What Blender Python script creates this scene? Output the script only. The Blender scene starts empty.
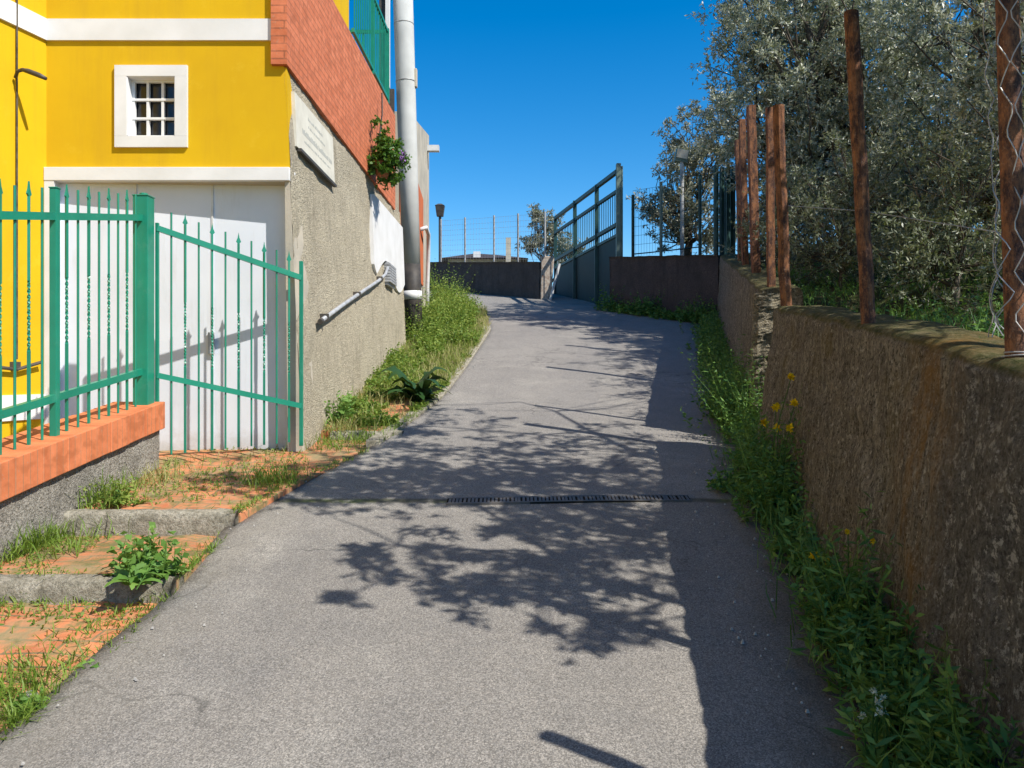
import bpy, math
import numpy as np
from mathutils import Vector, noise as mn

SC = bpy.context.scene
COL = SC.collection
rng = np.random.default_rng(7)
A = np.array

# ------------------------------------------------------------------ helpers
def tag(o, label=None, cat=None, group=None, kind=None):
    if label: o['label'] = label
    if cat: o['category'] = cat
    if group: o['group'] = group
    if kind: o['kind'] = kind
    return o

def empty(name, loc=(0, 0, 0), rz=0.0):
    o = bpy.data.objects.new(name, None)
    COL.objects.link(o)
    o.empty_display_size = 0.2
    o.location = loc
    o.rotation_euler = (0, 0, rz)
    return o

def np_obj(name, V, F, mat, parent=None, rnd=None, smooth=False):
    """quads only, numpy arrays"""
    V = np.asarray(V, dtype=np.float32); F = np.asarray(F, dtype=np.int32)
    me = bpy.data.meshes.new(name)
    me.vertices.add(len(V)); me.vertices.foreach_set('co', V.ravel())
    me.loops.add(F.size); me.loops.foreach_set('vertex_index', F.ravel())
    me.polygons.add(len(F))
    me.polygons.foreach_set('loop_start', np.arange(0, F.size, F.shape[1], dtype=np.int32))
    me.polygons.foreach_set('loop_total', np.full(len(F), F.shape[1], dtype=np.int32))
    if smooth:
        me.polygons.foreach_set('use_smooth', np.ones(len(F), dtype=bool))
    if rnd is not None:
        at = me.attributes.new('rnd', 'FLOAT', 'POINT')
        at.data.foreach_set('value', np.asarray(rnd, dtype=np.float32))
    me.update(calc_edges=True); me.validate()
    me.materials.append(mat)
    o = bpy.data.objects.new(name, me); COL.objects.link(o)
    if parent: o.parent = parent
    return o

class MB:
    def __init__(s): s.v = []; s.f = []
    def poly(s, pts, faces):
        n = len(s.v); s.v += [tuple(map(float, p)) for p in pts]
        s.f += [tuple(n + i for i in f) for f in faces]; return s
    def box(s, a, b):
        x0, y0, z0 = a; x1, y1, z1 = b
        return s.poly([(x0,y0,z0),(x1,y0,z0),(x1,y1,z0),(x0,y1,z0),(x0,y0,z1),(x1,y0,z1),(x1,y1,z1),(x0,y1,z1)],
                      [(3,2,1,0),(4,5,6,7),(0,1,5,4),(1,2,6,5),(2,3,7,6),(3,0,4,7)])
    def prism(s, poly8):
        """8 corner points: bottom 4 ccw, top 4"""
        return s.poly(poly8, [(3,2,1,0),(4,5,6,7),(0,1,5,4),(1,2,6,5),(2,3,7,6),(3,0,4,7)])
    def bar(s, p, q, w, h=None, up=(0, 0, 1)):
        """rectangular bar from p to q"""
        h = h or w
        p = Vector(p); q = Vector(q); d = (q - p).normalized(); u = Vector(up)
        if abs(d.dot(u)) > .98: u = Vector((0, 1, 0))
        r = d.cross(u).normalized() * (w / 2); t = r.cross(d).normalized() * (h / 2)
        return s.prism([p-r-t, p+r-t, p+r+t, p-r+t, q-r-t, q+r-t, q+r+t, q-r+t])
    def tube(s, pts, rad, n=8, cap=True):
        pts = [Vector(p) for p in pts]
        if not hasattr(rad, '__len__'): rad = [rad] * len(pts)
        base = len(s.v); N = len(pts)
        prev = None
        for i, p in enumerate(pts):
            d = (pts[min(i+1, N-1)] - pts[max(i-1, 0)]).normalized()
            if prev is None:
                a = Vector((0, 0, 1)) if abs(d.z) < .9 else Vector((1, 0, 0))
                r = d.cross(a).normalized()
            else:
                r = (prev - d * prev.dot(d)).normalized()
            prev = r; t = d.cross(r)
            for k in range(n):
                an = 2 * math.pi * k / n
                s.v.append(tuple(p + (r * math.cos(an) + t * math.sin(an)) * rad[i]))
        for i in range(N - 1):
            for k in range(n):
                k2 = (k + 1) % n
                s.f.append((base+i*n+k, base+i*n+k2, base+(i+1)*n+k2, base+(i+1)*n+k))
        if cap:
            s.f.append(tuple(base + k for k in reversed(range(n))))
            s.f.append(tuple(base + (N-1)*n + k for k in range(n)))
        return s
    def build(s, name, mat, parent=None, smooth=False, bevel=0):
        me = bpy.data.meshes.new(name); me.from_pydata(s.v, [], s.f)
        me.validate(); me.update()
        if smooth:
            for p in me.polygons: p.use_smooth = True
        me.materials.append(mat)
        o = bpy.data.objects.new(name, me); COL.objects.link(o)
        if parent:
            o.parent = parent
            o.location = -A(parent.location) if tuple(parent.location) != (0, 0, 0) else (0, 0, 0)
        if bevel:
            m = o.modifiers.new('bevel', 'BEVEL'); m.width = bevel; m.segments = 2; m.limit_method = 'ANGLE'
        return o
# parents are placed at the thing's base, child meshes are written in world coordinates:
def fix(o, parent):
    o.parent = parent; o.location = -A(parent.location); return o

def fbm(x, y, z=0.0, sc=1.0, oc=4):
    return mn.fractal(Vector((x*sc, y*sc, z*sc)), 1.0, 2.0, oc)

# ------------------------------------------------------------------ materials
def lin(r, g, b):
    f = lambda c: ((c/255+.055)/1.055)**2.4 if c/255 > .04045 else c/255/12.92
    return (f(r), f(g), f(b), 1)

class M:
    def __init__(s, name, rough=.8, spec=.3):
        m = bpy.data.materials.new(name); m.use_nodes = True
        s.m = m; s.t = m.node_tree; s.n = s.t.nodes; s.l = s.t.links
        s.b = s.n['Principled BSDF']; s.out = s.n['Material Output']
        s.b.inputs['Roughness'].default_value = rough
        s.b.inputs['Specular IOR Level'].default_value = spec
        s._co = None
    def node(s, ty, **kw):
        n = s.n.new(ty)
        for k, v in kw.items():
            if k in n.inputs: 
                if hasattr(v, 'links') or isinstance(v, bpy.types.NodeSocket): s.l.new(v, n.inputs[k])
                else: n.inputs[k].default_value = v
            else: setattr(n, k, v)
        return n
    @property
    def co(s):
        if s._co is None: s._co = s.n.new('ShaderNodeNewGeometry').outputs['Position']
        return s._co
    def mapped(s, scale=(1,1,1), rot=(0,0,0), loc=(0,0,0), src=None):
        n = s.n.new('ShaderNodeMapping'); s.l.new(src or s.co, n.inputs['Vector'])
        n.inputs['Scale'].default_value = scale; n.inputs['Rotation'].default_value = rot; n.inputs['Location'].default_value = loc
        return n.outputs[0]
    def noise(s, scale, detail=4, rough=.55, src=None, dist=0):
        n = s.n.new('ShaderNodeTexNoise'); s.l.new(src or s.co, n.inputs['Vector'])
        n.inputs['Scale'].default_value = scale; n.inputs['Detail'].default_value = detail
        n.inputs['Roughness'].default_value = rough; n.inputs['Distortion'].default_value = dist
        return n.outputs[0]
    def vor(s, scale, feature='F1', out='Distance', src=None):
        n = s.n.new('ShaderNodeTexVoronoi'); n.feature = feature; s.l.new(src or s.co, n.inputs['Vector'])
        n.inputs['Scale'].default_value = scale
        return n.outputs[out]
    def ramp(s, f, stops):
        n = s.n.new('ShaderNodeValToRGB'); s.l.new(f, n.inputs[0])
        e = n.color_ramp.elements
        while len(e) < len(stops): e.new(.5)
        for el, (p, c) in zip(e, stops):
            el.position = p; el.color = c if hasattr(c, '__len__') else (c, c, c, 1)
        return n.outputs[0]
    def mix(s, f, a, b, mode='MIX'):
        n = s.n.new('ShaderNodeMix'); n.data_type = 'RGBA'; n.blend_type = mode
        for i, v in ((0, f), (6, a), (7, b)):
            if isinstance(v, bpy.types.NodeSocket): s.l.new(v, n.inputs[i])
            else: n.inputs[i].default_value = v
        return n.outputs[2]
    def math(s, op, a, b=0.0, clamp=False):
        n = s.n.new('ShaderNodeMath'); n.operation = op; n.use_clamp = clamp
        for i, v in ((0, a), (1, b)):
            if isinstance(v, bpy.types.NodeSocket): s.l.new(v, n.inputs[i])
            else: n.inputs[i].default_value = v
        return n.outputs[0]
    def xyz(s, src=None):
        n = s.n.new('ShaderNodeSeparateXYZ'); s.l.new(src or s.co, n.inputs[0]); return n.outputs
    def color(s, c):
        if isinstance(c, bpy.types.NodeSocket): s.l.new(c, s.b.inputs['Base Color'])
        else: s.b.inputs['Base Color'].default_value = c
        return s
    def bump(s, h, strength=.5, dist=.02):
        n = s.n.new('ShaderNodeBump'); s.l.new(h, n.inputs['Height'])
        n.inputs['Strength'].default_value = strength; n.inputs['Distance'].default_value = dist
        if s.b.inputs['Normal'].links:
            s.l.new(s.b.inputs['Normal'].links[0].from_socket, n.inputs['Normal'])
        s.l.new(n.outputs[0], s.b.inputs['Normal']); return s

MAT = {}
def simple(name, c, c2=None, rough=.6, spec=.4, sc=12, bump=.15, metal=0, bs=60):
    m = M(name, rough, spec); c2 = c2 or tuple(x*.75 for x in c[:3]) + (1,)
    m.color(m.mix(m.ramp(m.noise(sc, 5), [(.35, 0), (.68, 1)]), c, c2))
    if bump: m.bump(m.noise(bs, 4), bump, .006)
    m.b.inputs['Metallic'].default_value = metal
    MAT[name] = m.m; return m.m

def C(r, g, b): return (r, g, b, 1)

# asphalt
m = M('asphalt', .88, .25)
big = m.noise(.55, 4, .6)
agg = m.vor(230, out='Color'); aggv = m.n.new('ShaderNodeRGBToBW'); m.l.new(agg, aggv.inputs[0])
fine = m.noise(110, 3, .7)
x0_, y0_, z0_ = m.xyz()
base = m.mix(m.ramp(big, [(.3, 0), (.7, 1)]), C(.215, .198, .176), C(.285, .262, .228))
# the stretch above the drain is an older, paler pour; a long repair strip runs up the middle
up = m.math('GREATER_THAN', m.math('ADD', y0_, m.math('MULTIPLY', m.noise(2, 3), .10)), 5.12)
base = m.mix(m.math('MULTIPLY', up, .35), base, C(.29, .27, .25))
strip = m.math('LESS_THAN', m.math('ABSOLUTE', m.math('SUBTRACT', m.math('SUBTRACT', x0_, m.math('MULTIPLY', y0_, .19)), m.math('ADD', -1.15, m.math('MULTIPLY', m.noise(1.1, 4), .35)))), .28)
base = m.mix(m.math('MULTIPLY', strip, m.math('MULTIPLY', up, .3)), base, C(.21, .20, .19))
base = m.mix(m.ramp(m.noise(3.2, 5, .65), [(.44, 0), (.74, .5)]), base, C(.19, .18, .165))
base = m.mix(m.ramp(m.noise(1.3, 5, .65), [(.54, 0), (.70, .6)]), base, C(.36, .335, .29))
base = m.mix(m.ramp(m.noise(.9, 6, .7, src=m.mapped((3.2, .7, 1), rot=(0, 0, .2))), [(.55, 0), (.72, .4)]), base, C(.17, .16, .15))
base = m.mix(m.ramp(m.noise(24, 5, .8), [(.62, 0), (.70, .6)]), base, C(.13, .12, .11))
base = m.mix(.8, base, m.ramp(aggv.outputs[0], [(.15, .42), (.5, .95), (.95, 1.75)]), 'MULTIPLY')
base = m.mix(m.ramp(fine, [(.3, .5), (.6, 0)]), base, C(.09, .088, .085))
# cracks : distorted voronoi edges, only in places
warp = m.n.new('ShaderNodeVectorMath'); warp.operation = 'ADD'
nz = m.n.new('ShaderNodeTexNoise'); nz.inputs['Scale'].default_value = 2.2; nz.inputs['Detail'].default_value = 5; m.l.new(m.co, nz.inputs['Vector'])
m.l.new(m.co, warp.inputs[0]); m.l.new(nz.outputs[1], warp.inputs[1])
ck = m.vor(.55, 'DISTANCE_TO_EDGE', src=warp.outputs[0])
ckm = m.ramp(ck, [(0, 1), (.003, .9), (.008, 0)])
ckm = m.math('MULTIPLY', ckm, m.ramp(m.noise(.8, 3), [(.46, 0), (.60, .5)]))
base = m.mix(ckm, base, C(.035, .034, .032))
# slightly wavy construction joint across the lower road, moss along the right-hand wall, widened and darkened to paint in extra shade
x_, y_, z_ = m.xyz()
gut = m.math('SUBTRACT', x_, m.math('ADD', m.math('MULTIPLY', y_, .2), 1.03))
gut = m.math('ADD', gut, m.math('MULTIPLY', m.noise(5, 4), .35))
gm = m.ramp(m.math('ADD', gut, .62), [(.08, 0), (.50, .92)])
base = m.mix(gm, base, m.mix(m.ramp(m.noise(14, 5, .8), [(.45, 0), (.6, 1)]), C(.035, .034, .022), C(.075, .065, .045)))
jd = m.math('ABSOLUTE', m.math('SUBTRACT', m.math('ADD', y_, m.math('MULTIPLY', m.noise(3, 4), .08)), 5.11))
jm = m.math('MULTIPLY', m.ramp(jd, [(.022, .9), (.06, 0)]), m.ramp(m.noise(9, 4, .7), [(.3, .4), (.5, 1)]))
base = m.mix(jm, base, m.mix(m.ramp(m.noise(6, 4), [(.45, 0), (.6, 1)]), C(.07, .07, .045), C(.10, .13, .035)))
lf = m.ramp(m.math('SUBTRACT', m.math('ADD', x_, m.math('MULTIPLY', m.noise(4, 5, .7), .5)), -1.25), [(.0, .22), (.22, 0)])
base = m.mix(m.math('MULTIPLY', lf, m.math('LESS_THAN', y_, 6.2)), base, C(.16, .14, .10))
lft = m.ramp(m.noise(9, 4), [(.55, 0), (.7, 1)])
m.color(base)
m.bump(m.noise(130, 4, .7), .45, .005); m.bump(aggv.outputs[0], .3, .003); m.bump(m.noise(6, 3), .3, .02)
MAT['asphalt'] = m.m

# brick pavers
m = M('paver', .85, .2)
bt = m.n.new('ShaderNodeTexBrick'); m.l.new(m.mapped(rot=(0, 0, math.radians(4))), bt.inputs['Vector'])
bt.inputs['Scale'].default_value = 1; bt.inputs['Brick Width'].default_value = .21; bt.inputs['Row Height'].default_value = .105
bt.inputs['Mortar Size'].default_value = .008; bt.inputs['Mortar Smooth'].default_value = .3
bt.inputs['Color1'].default_value = C(.56, .20, .085); bt.inputs['Color2'].default_value = C(.42, .145, .065); bt.inputs['Mortar'].default_value = C(.16, .13, .07)
c = m.mix(m.ramp(m.noise(14, 5), [(.4, 0), (.7, .6)]), bt.outputs[0], C(.62, .34, .18))
c = m.mix(m.ramp(m.noise(2.6, 6, .7), [(.47, 0), (.60, .85)]), c, C(.25, .21, .11))
c = m.mix(m.ramp(m.noise(7, 5, .7), [(.50, 0), (.62, .8)]), c, C(.12, .13, .045))
m.color(c); m.bump(bt.outputs[1], -.6, .01); m.bump(m.noise(40, 4), .4, .01)
MAT['paver'] = m.m

# soil / dry verge
m = M('soil', .95, .1)
c = m.mix(m.ramp(m.noise(5, 6, .7), [(.35, 0), (.65, 1)]), C(.20, .155, .09), C(.14, .14, .05))
c = m.mix(m.ramp(m.noise(28, 5), [(.5, 0), (.7, .7)]), c, C(.30, .26, .17))
m.color(c); m.bump(m.noise(25, 6, .7), .9, .03); MAT['soil'] = m.m

m = M('garden_earth', .95, .1)
c = m.mix(m.ramp(m.noise(3, 6, .7), [(.35, 0), (.65, 1)]), C(.07, .055, .03), C(.05, .07, .02))
m.color(c); m.bump(m.noise(12, 6, .7), .9, .05); MAT['garden_earth'] = m.m

# kerb stone
m = M('kerb_stone', .9, .2)
c = m.mix(m.ramp(m.noise(16, 6, .7), [(.35, 0), (.62, 1)]), C(.56, .51, .40), C(.27, .245, .18))
c = m.mix(m.ramp(m.noise(60, 5, .8), [(.40, .6), (.52, 0)]), c, C(.12, .11, .08))
m.color(c); m.bump(m.noise(30, 6, .8), 1.0, .03); MAT['kerb_stone'] = m.m

# yellow render
m = M('yellow_render', .85, .15)
c = m.mix(m.ramp(m.noise(1.1, 5, .6), [(.35, 0), (.7, 1)]), C(.67, .415, .009), C(.60, .355, .009))
c = m.mix(m.ramp(m.noise(1, 5, .7, src=m.mapped((6, 6, .5))), [(.48, 0), (.75, .4)]), c, C(.50, .29, .02))
c = m.mix(m.ramp(m.noise(3.5, 6, .75), [(.58, 0), (.72, .35)]), c, C(.74, .50, .04))
m.color(c); m.bump(m.noise(120, 3), .12, .004); m.bump(m.noise(1.3, 3), .15, .03)
MAT['yellow_render'] = m.m
simple('white_paint', C(.73, .72, .70), C(.64, .63, .60), .75, .2, 3, .1, bs=90)
simple('white_door', C(.70, .73, .78), C(.64, .67, .72), .5, .35, 2, .05)
simple('white_plastic', C(.66, .66, .64), C(.5, .5, .48), .4, .4, 8, .05)
simple('gray_pipe', C(.42, .43, .44), C(.28, .28, .28), .45, .4, 10, .1)

# coarse stucco
def stucco(name, c1, c2, c3, bs=1.0, spot=None, stretch=.35):
    m = M(name, .92, .15)
    c = m.mix(m.ramp(m.noise(2.0, 6, .7), [(.34, 0), (.66, 1)]), c1, c2)
    c = m.mix(m.ramp(m.noise(55, 4, .75), [(.40, 0), (.62, .75)]), c, c3)
    c = m.mix(m.ramp(m.noise(1, 5, .7, src=m.mapped((7, 7, 7*stretch))), [(.50, 0), (.72, .6)]), c, c3)
    if spot: c = m.mix(m.ramp(m.noise(34, 5, .8), [(.57, 0), (.66, .85)]), c, spot)
    m.color(c)
    m.bump(m.noise(30, 6, .75), .9*bs, .03); m.bump(m.vor(75), .5*bs, .012)
    MAT[name] = m.m; return m
stucco('gray_stucco', C(.74, .655, .48), C(.60, .525, .385), C(.31, .27, .20), 1.3)
stucco('pebble_dash', C(.56, .52, .44), C(.42, .38, .32), C(.17, .155, .13), 1.3, C(.6, .57, .5))

# garden wall: rough, stained, moss on top, lichen low down near the camera, rust under the post
def garden_wall_mat(name, near):
    m = M(name, .95, .12)
    x, y, z = m.xyz()
    st = m.mapped((17, 17, 5.5))
    c = m.mix(m.ramp(m.noise(1, 6, .8, src=st), [(.36, 0), (.60, 1)]), C(.45, .395, .30), C(.185, .16, .125))
    c = m.mix(m.ramp(m.noise(1.3, 5, .7), [(.44, 0), (.68, .5)]), c, C(.22, .175, .11))
    c = m.mix(m.ramp(m.noise(1, 4, .8, src=m.mapped((62, 62, 46))), [(.40, .9), (.51, 0)]), c, C(.06, .05, .036))
    c = m.mix(m.ramp(m.noise(1, 5, .8, src=m.mapped((44, 44, 30), loc=(3, 1, 2))), [(.55, 0), (.64, .85)]), c, C(.68, .62, .50))
    c = m.mix(m.ramp(m.noise(2.3, 5, .75, src=m.mapped((1, 1, .6), loc=(9, 4, 1))), [(.56, 0), (.68, .45)]), c, C(.20, .15, .045))
    # dark band with algae along the top of the face
    nrm = m.n.new('ShaderNodeNewGeometry')
    nx, ny, nz_ = m.xyz(nrm.outputs['Normal'])
    moss = m.ramp(m.math('ADD', nz_, m.math('MULTIPLY', m.noise(7, 5, .7), .9)), [(.74, 0), (1.0, .85)])
    c = m.mix(moss, c, m.mix(m.ramp(m.noise(20, 5, .8), [(.42, 0), (.6, 1)]), C(.085, .095, .022), C(.24, .19, .085)))
    if near:
        lm = m.math('MULTIPLY', m.ramp(y, [(0, 1), (1, 1)]), 1.0)
        near_m = m.math('SUBTRACT', 1.0, m.math('MULTIPLY', m.math('SUBTRACT', y, 2.74), 6.0, True), True)
        gray = m.mix(m.ramp(m.noise(48, 5, .8), [(.4, 0), (.6, 1)]), C(.22, .21, .19), C(.06, .058, .055))
        gray = m.mix(m.ramp(m.noise(20, 6, .8), [(.545, 0), (.60, .95)]), gray, C(.55, .53, .47))
        gm_ = m.math('MULTIPLY', near_m, m.ramp(m.noise(5, 5, .7), [(.3, .5), (.5, 1)]))
        gm_ = m.math('MULTIPLY', gm_, m.math('SUBTRACT', 1.0, m.math('MULTIPLY', nz_, 1.6, True), True))
        c = m.mix(gm_, c, gray)
        d = m.math('ABSOLUTE', m.math('SUBTRACT', y, 2.98))
        rust = m.math('SUBTRACT', 1.0, m.math('MULTIPLY', d, 3.2), True)
        rust = m.math('MULTIPLY', rust, m.ramp(z, [(0, 0), (1, 1)]))
        rust = m.math('MULTIPLY', rust, m.ramp(m.noise(1, 5, .7, src=m.mapped((9, 9, 1.6))), [(.40, 0), (.60, .9)]))
        rust = m.math('MULTIPLY', rust, m.ramp(m.noise(11, 5, .8), [(.34, .35), (.56, 1)]))
        c = m.mix(rust, c, C(.32, .175, .05))
    m.color(c)
    m.bump(m.noise(26, 6, .8), 1.0, .05); m.bump(m.noise(1, 6, .8, src=m.mapped((60, 60, 22))), .8, .02)
    MAT[name] = m.m
garden_wall_mat('wall_near', True); garden_wall_mat('wall_far', False)
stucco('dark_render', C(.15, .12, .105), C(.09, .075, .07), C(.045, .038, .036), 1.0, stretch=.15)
stucco('rubble', C(.50, .43, .30), C(.34, .29, .2), C(.10, .085, .06), 1.8, C(.65, .6, .5))

# brick cladding (side wall: courses along Y) and brick-on-edge coping
def brick(name, rot, w, h, c1, c2, mo, msize=.006, swap='YZ'):
    m = M(name, .8, .2)
    x, y, z = m.xyz(); cb = m.n.new('ShaderNodeCombineXYZ')
    u, v = {'YZ': (m.math('ADD', y, x), z), 'YX': (y, m.math('ADD', x, z))}[swap]
    m.l.new(u, cb.inputs[0]); m.l.new(v, cb.inputs[1])
    bt = m.n.new('ShaderNodeTexBrick'); m.l.new(cb.outputs[0], bt.inputs['Vector'])
    bt.inputs['Scale'].default_value = 1; bt.inputs['Brick Width'].default_value = w; bt.inputs['Row Height'].default_value = h
    bt.inputs['Mortar Size'].default_value = msize; bt.inputs['Mortar Smooth'].default_value = .2
    if swap == 'YX': bt.offset = 0
    bt.inputs['Color1'].default_value = c1; bt.inputs['Color2'].default_value = c2; bt.inputs['Mortar'].default_value = mo
    c = m.mix(m.ramp(m.noise(9, 5, .7), [(.4, 0), (.75, .5)]), bt.outputs[0], tuple(min(1, q*1.35+.03) for q in c1[:3]) + (1,))
    c = m.mix(m.ramp(m.noise(2.2, 5, .7), [(.55, 0), (.8, .35)]), c, C(.2, .09, .05))
    c = m.mix(m.ramp(m.noise(1, 2, .5, src=m.mapped((3, 9, 15))), [(.38, .5), (.5, 0)]), c, tuple(q*.62 for q in c1[:3]) + (1,))
    c = m.mix(m.ramp(m.noise(30, 5, .8), [(.60, 0), (.68, .6)]), c, C(.36, .27, .2))
    m.color(c); m.bump(bt.outputs[1], -.8, .012); m.bump(m.noise(60, 4), .25, .006)
    MAT[name] = m.m
brick('brick_cladding', 0, .25, .062, C(.60, .185, .085), C(.50, .14, .06), C(.30, .10, .05), .007)
brick('coping_brick', 0, .062, 3.0, C(.60, .19, .075), C(.50, .145, .055), C(.36, .17, .09), .004, 'YX')
simple('orange_render', C(.58, .15, .05), C(.46, .13, .06), .85, .15, 3, .2)
simple('beige_render', C(.52, .46, .36), C(.36, .33, .27), .9, .15, 3, .4)

simple('green_paint', C(.012, .245, .145), C(.010, .20, .12), .38, .5, 6, .08, bs=70)
m = M('green_paint', .38, .5)
c = m.mix(m.ramp(m.noise(5, 5), [(.35, 0), (.68, 1)]), C(.012, .235, .14), C(.010, .19, .115))
c = m.mix(m.ramp(m.noise(26, 6, .8), [(.66, 0), (.70, .85)]), c, C(.13, .06, .03))
c = m.mix(m.ramp(m.noise(8, 5, .7), [(.58, 0), (.75, .35)]), c, C(.10, .30, .21))
m.color(c); m.bump(m.noise(70, 4), .12, .004); MAT['green_paint'] = m.m
m = M('white_door', .5, .35)
c = m.mix(m.ramp(m.noise(2, 5), [(.35, 0), (.68, 1)]), C(.68, .71, .76), C(.62, .65, .70))
xx_, yy_, zz_ = m.xyz()
c = m.mix(m.math('MULTIPLY', m.ramp(m.math('ADD', zz_, m.math('MULTIPLY', m.noise(7, 5, .7), .5)), [(.0, 1), (1, 1)]), m.ramp(m.noise(1, 6, .75, src=m.mapped((9, 9, 1.2))), [(.52, 0), (.72, .4)])), c, C(.46, .45, .42))
c = m.mix(m.ramp(m.math('SUBTRACT', m.math('ADD', zz_, m.math('MULTIPLY', m.noise(9, 5, .7), .4)), 1.0), [(.05, .7), (.32, 0)]), c, C(.35, .30, .23))
m.color(c); MAT['white_door'] = m.m
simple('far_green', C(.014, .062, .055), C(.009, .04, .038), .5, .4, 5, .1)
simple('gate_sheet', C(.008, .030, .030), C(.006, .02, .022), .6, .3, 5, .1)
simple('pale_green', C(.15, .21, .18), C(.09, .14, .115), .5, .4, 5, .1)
simple('concrete_pole', C(.56, .56, .525), C(.45, .45, .42), .85, .2, 3, .35, bs=80)
simple('black_paint', C(.035, .032, .03), C(.07, .06, .05), .6, .3, 10, .3)
simple('dark_metal', C(.05, .045, .04), C(.09, .075, .06), .5, .4, 20, .2)
simple('galvanized', C(.42, .42, .41), C(.26, .24, .22), .5, .5, 15, .1, .2)
simple('iron_grate', C(.10, .10, .10), C(.16, .13, .10), .55, .5, 20, .3, .3)
simple('void', C(.02, .018, .015), C(.03, .026, .02), 1, 0, 5, 0)
simple('roof_tile', C(.06, .05, .05), C(.04, .036, .036), .9, .2, 3, .3)
simple('bark', C(.13, .11, .085), C(.06, .05, .04), .95, .1, 14, .9, bs=35)
simple('lamp_glass', C(.6, .58, .5), C(.45, .44, .4), .3, .5, 5, 0)
simple('sandstone', C(.66, .63, .53), C(.56, .53, .44), .8, .2, 6, .2)
simple('faded_ink', C(.36, .37, .34), C(.48, .47, .42), .8, .2, 60, 0)
simple('terracotta', C(.42, .16, .08), C(.3, .12, .07), .85, .2, 8, .2)
simple('cable', C(.03, .03, .03), None, .6, .3, 8, 0)
simple('yellow_petal', C(.85, .62, .01), C(.8, .5, .01), .6, .2, 20, 0)
simple('purple_petal', C(.24, .10, .34), C(.33, .18, .45), .6, .2, 20, 0)
simple('white_petal', C(.65, .66, .5), C(.5, .55, .35), .6, .2, 20, 0)
simple('pebble', C(.55, .52, .46), C(.35, .33, .3), .85, .2, 20, .3)
simple('old_wood', C(.5, .44, .36), C(.28, .2, .15), .85, .2, 15, .4)

# rust
m = M('rust', .85, .25)
c = m.mix(m.ramp(m.noise(1, 6, .8, src=m.mapped((26, 26, 9))), [(.40, 0), (.58, 1)]), C(.27, .115, .05), C(.055, .028, .022))
c = m.mix(m.ramp(m.noise(40, 5, .8), [(.56, 0), (.68, .7)]), c, C(.34, .19, .11))
m.color(c); m.bump(m.noise(70, 5, .8), .7, .008); MAT['rust'] = m.m

m = M('glass', .06, .5); m.color(m.mix(m.ramp(m.noise(3, 2), [(.4, 0), (.6, 1)]), C(.012, .014, .018), C(.03, .035, .04))); MAT['glass'] = m.m

def leaf_mat(name, c1, c2, back=None, tr=.35, rough=.5, spec=.35):
    m = M(name, rough, spec)
    at = m.n.new('ShaderNodeAttribute'); at.attribute_name = 'rnd'
    c = m.mix(at.outputs['Fac'], c1, c2)
    if back:
        g = m.n.new('ShaderNodeNewGeometry'); c = m.mix(g.outputs['Backfacing'], c, back)
    m.color(c)
    t = m.n.new('ShaderNodeBsdfTranslucent'); m.l.new(m.mix(.4, c, C(.25, .35, .03), 'MIX'), t.inputs[0])
    ms = m.n.new('ShaderNodeMixShader'); ms.inputs[0].default_value = tr
    m.l.new(m.b.outputs[0], ms.inputs[1]); m.l.new(t.outputs[0], ms.inputs[2]); m.l.new(ms.outputs[0], m.out.inputs[0])
    MAT[name] = m.m
leaf_mat('olive_leaf', C(.12, .135, .07), C(.31, .325, .20), C(.50, .51, .41), .22, .42, .5)
leaf_mat('olive_leaf_far', C(.13, .135, .08), C(.32, .30, .20), C(.33, .33, .26), .15, .5, .4)
leaf_mat('shrub_leaf', C(.06, .08, .035), C(.20, .22, .11), C(.28, .30, .22), .2, .45)
leaf_mat('dark_leaf', C(.055, .085, .028), C(.12, .15, .055), C(.15, .17, .10), .2, .5)
leaf_mat('fig_leaf', C(.05, .085, .022), C(.09, .13, .03), None, .3, .5)
leaf_mat('weed_leaf', C(.09, .21, .035), C(.20, .34, .07), None, .35, .55)
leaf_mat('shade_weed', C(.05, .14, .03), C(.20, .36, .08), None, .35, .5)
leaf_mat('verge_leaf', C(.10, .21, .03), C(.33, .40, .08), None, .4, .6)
leaf_mat('dry_blade', C(.24, .27, .06), C(.50, .45, .20), None, .4, .6)
leaf_mat('fresh_blade', C(.12, .22, .025), C(.26, .36, .06), None, .4, .5)
leaf_mat('basket_leaf', C(.04, .12, .015), C(.10, .22, .03), None, .3, .45)
leaf_mat('dark_rosette', C(.012, .045, .010), C(.025, .07, .016), None, .12, .5)

# ------------------------------------------------------------------ ground profile
_Y = np.linspace(-40, 60, 2001)
_z = np.interp(_Y, [-40, 0, 9, 17, 25, 60], [-6.0, 0, 1.35, 2.95, 4.27, 9.0])
_k = np.ones(61) / 61
_zs = np.convolve(np.pad(_z, 30, mode='edge'), _k, mode='valid')
def zr(Y): return float(np.interp(Y, _Y, _zs)) if np.isscalar(Y) else np.interp(Y, _Y, _zs)
XL = ([-14, 2, 2.57, 3.6, 4.54, 5, 5.4, 6.4, 7.3, 8.6, 11, 14, 17, 18.5, 20, 22, 27],
      [-1.9, -1.75, -1.69, -1.59, -1.64, -1.55, -1.47, -1.17, -1.0, -.79, -.59, -.39, -.55, -1.2, -2.5, -4, -8])
def xl(Y): return np.interp(Y, *XL)
def xw(Y): return np.interp(Y, [-14, 2.3, 6.1, 6.35, 6.6, 14.8, 17.3, 27], [-.65, 1.37, 1.91, 2.25, 2.06, 3.90, 2.3, 1.0])
def wt(Y): return np.interp(Y, [-14, 2.3, 3.95, 6.1, 6.6, 14.8, 17.2], [-.6, 1.60, 1.86, 2.12, 2.29, 3.82, 4.16])
FPX, HZ, CZ = 780.0, 372.0, 1.6
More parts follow.
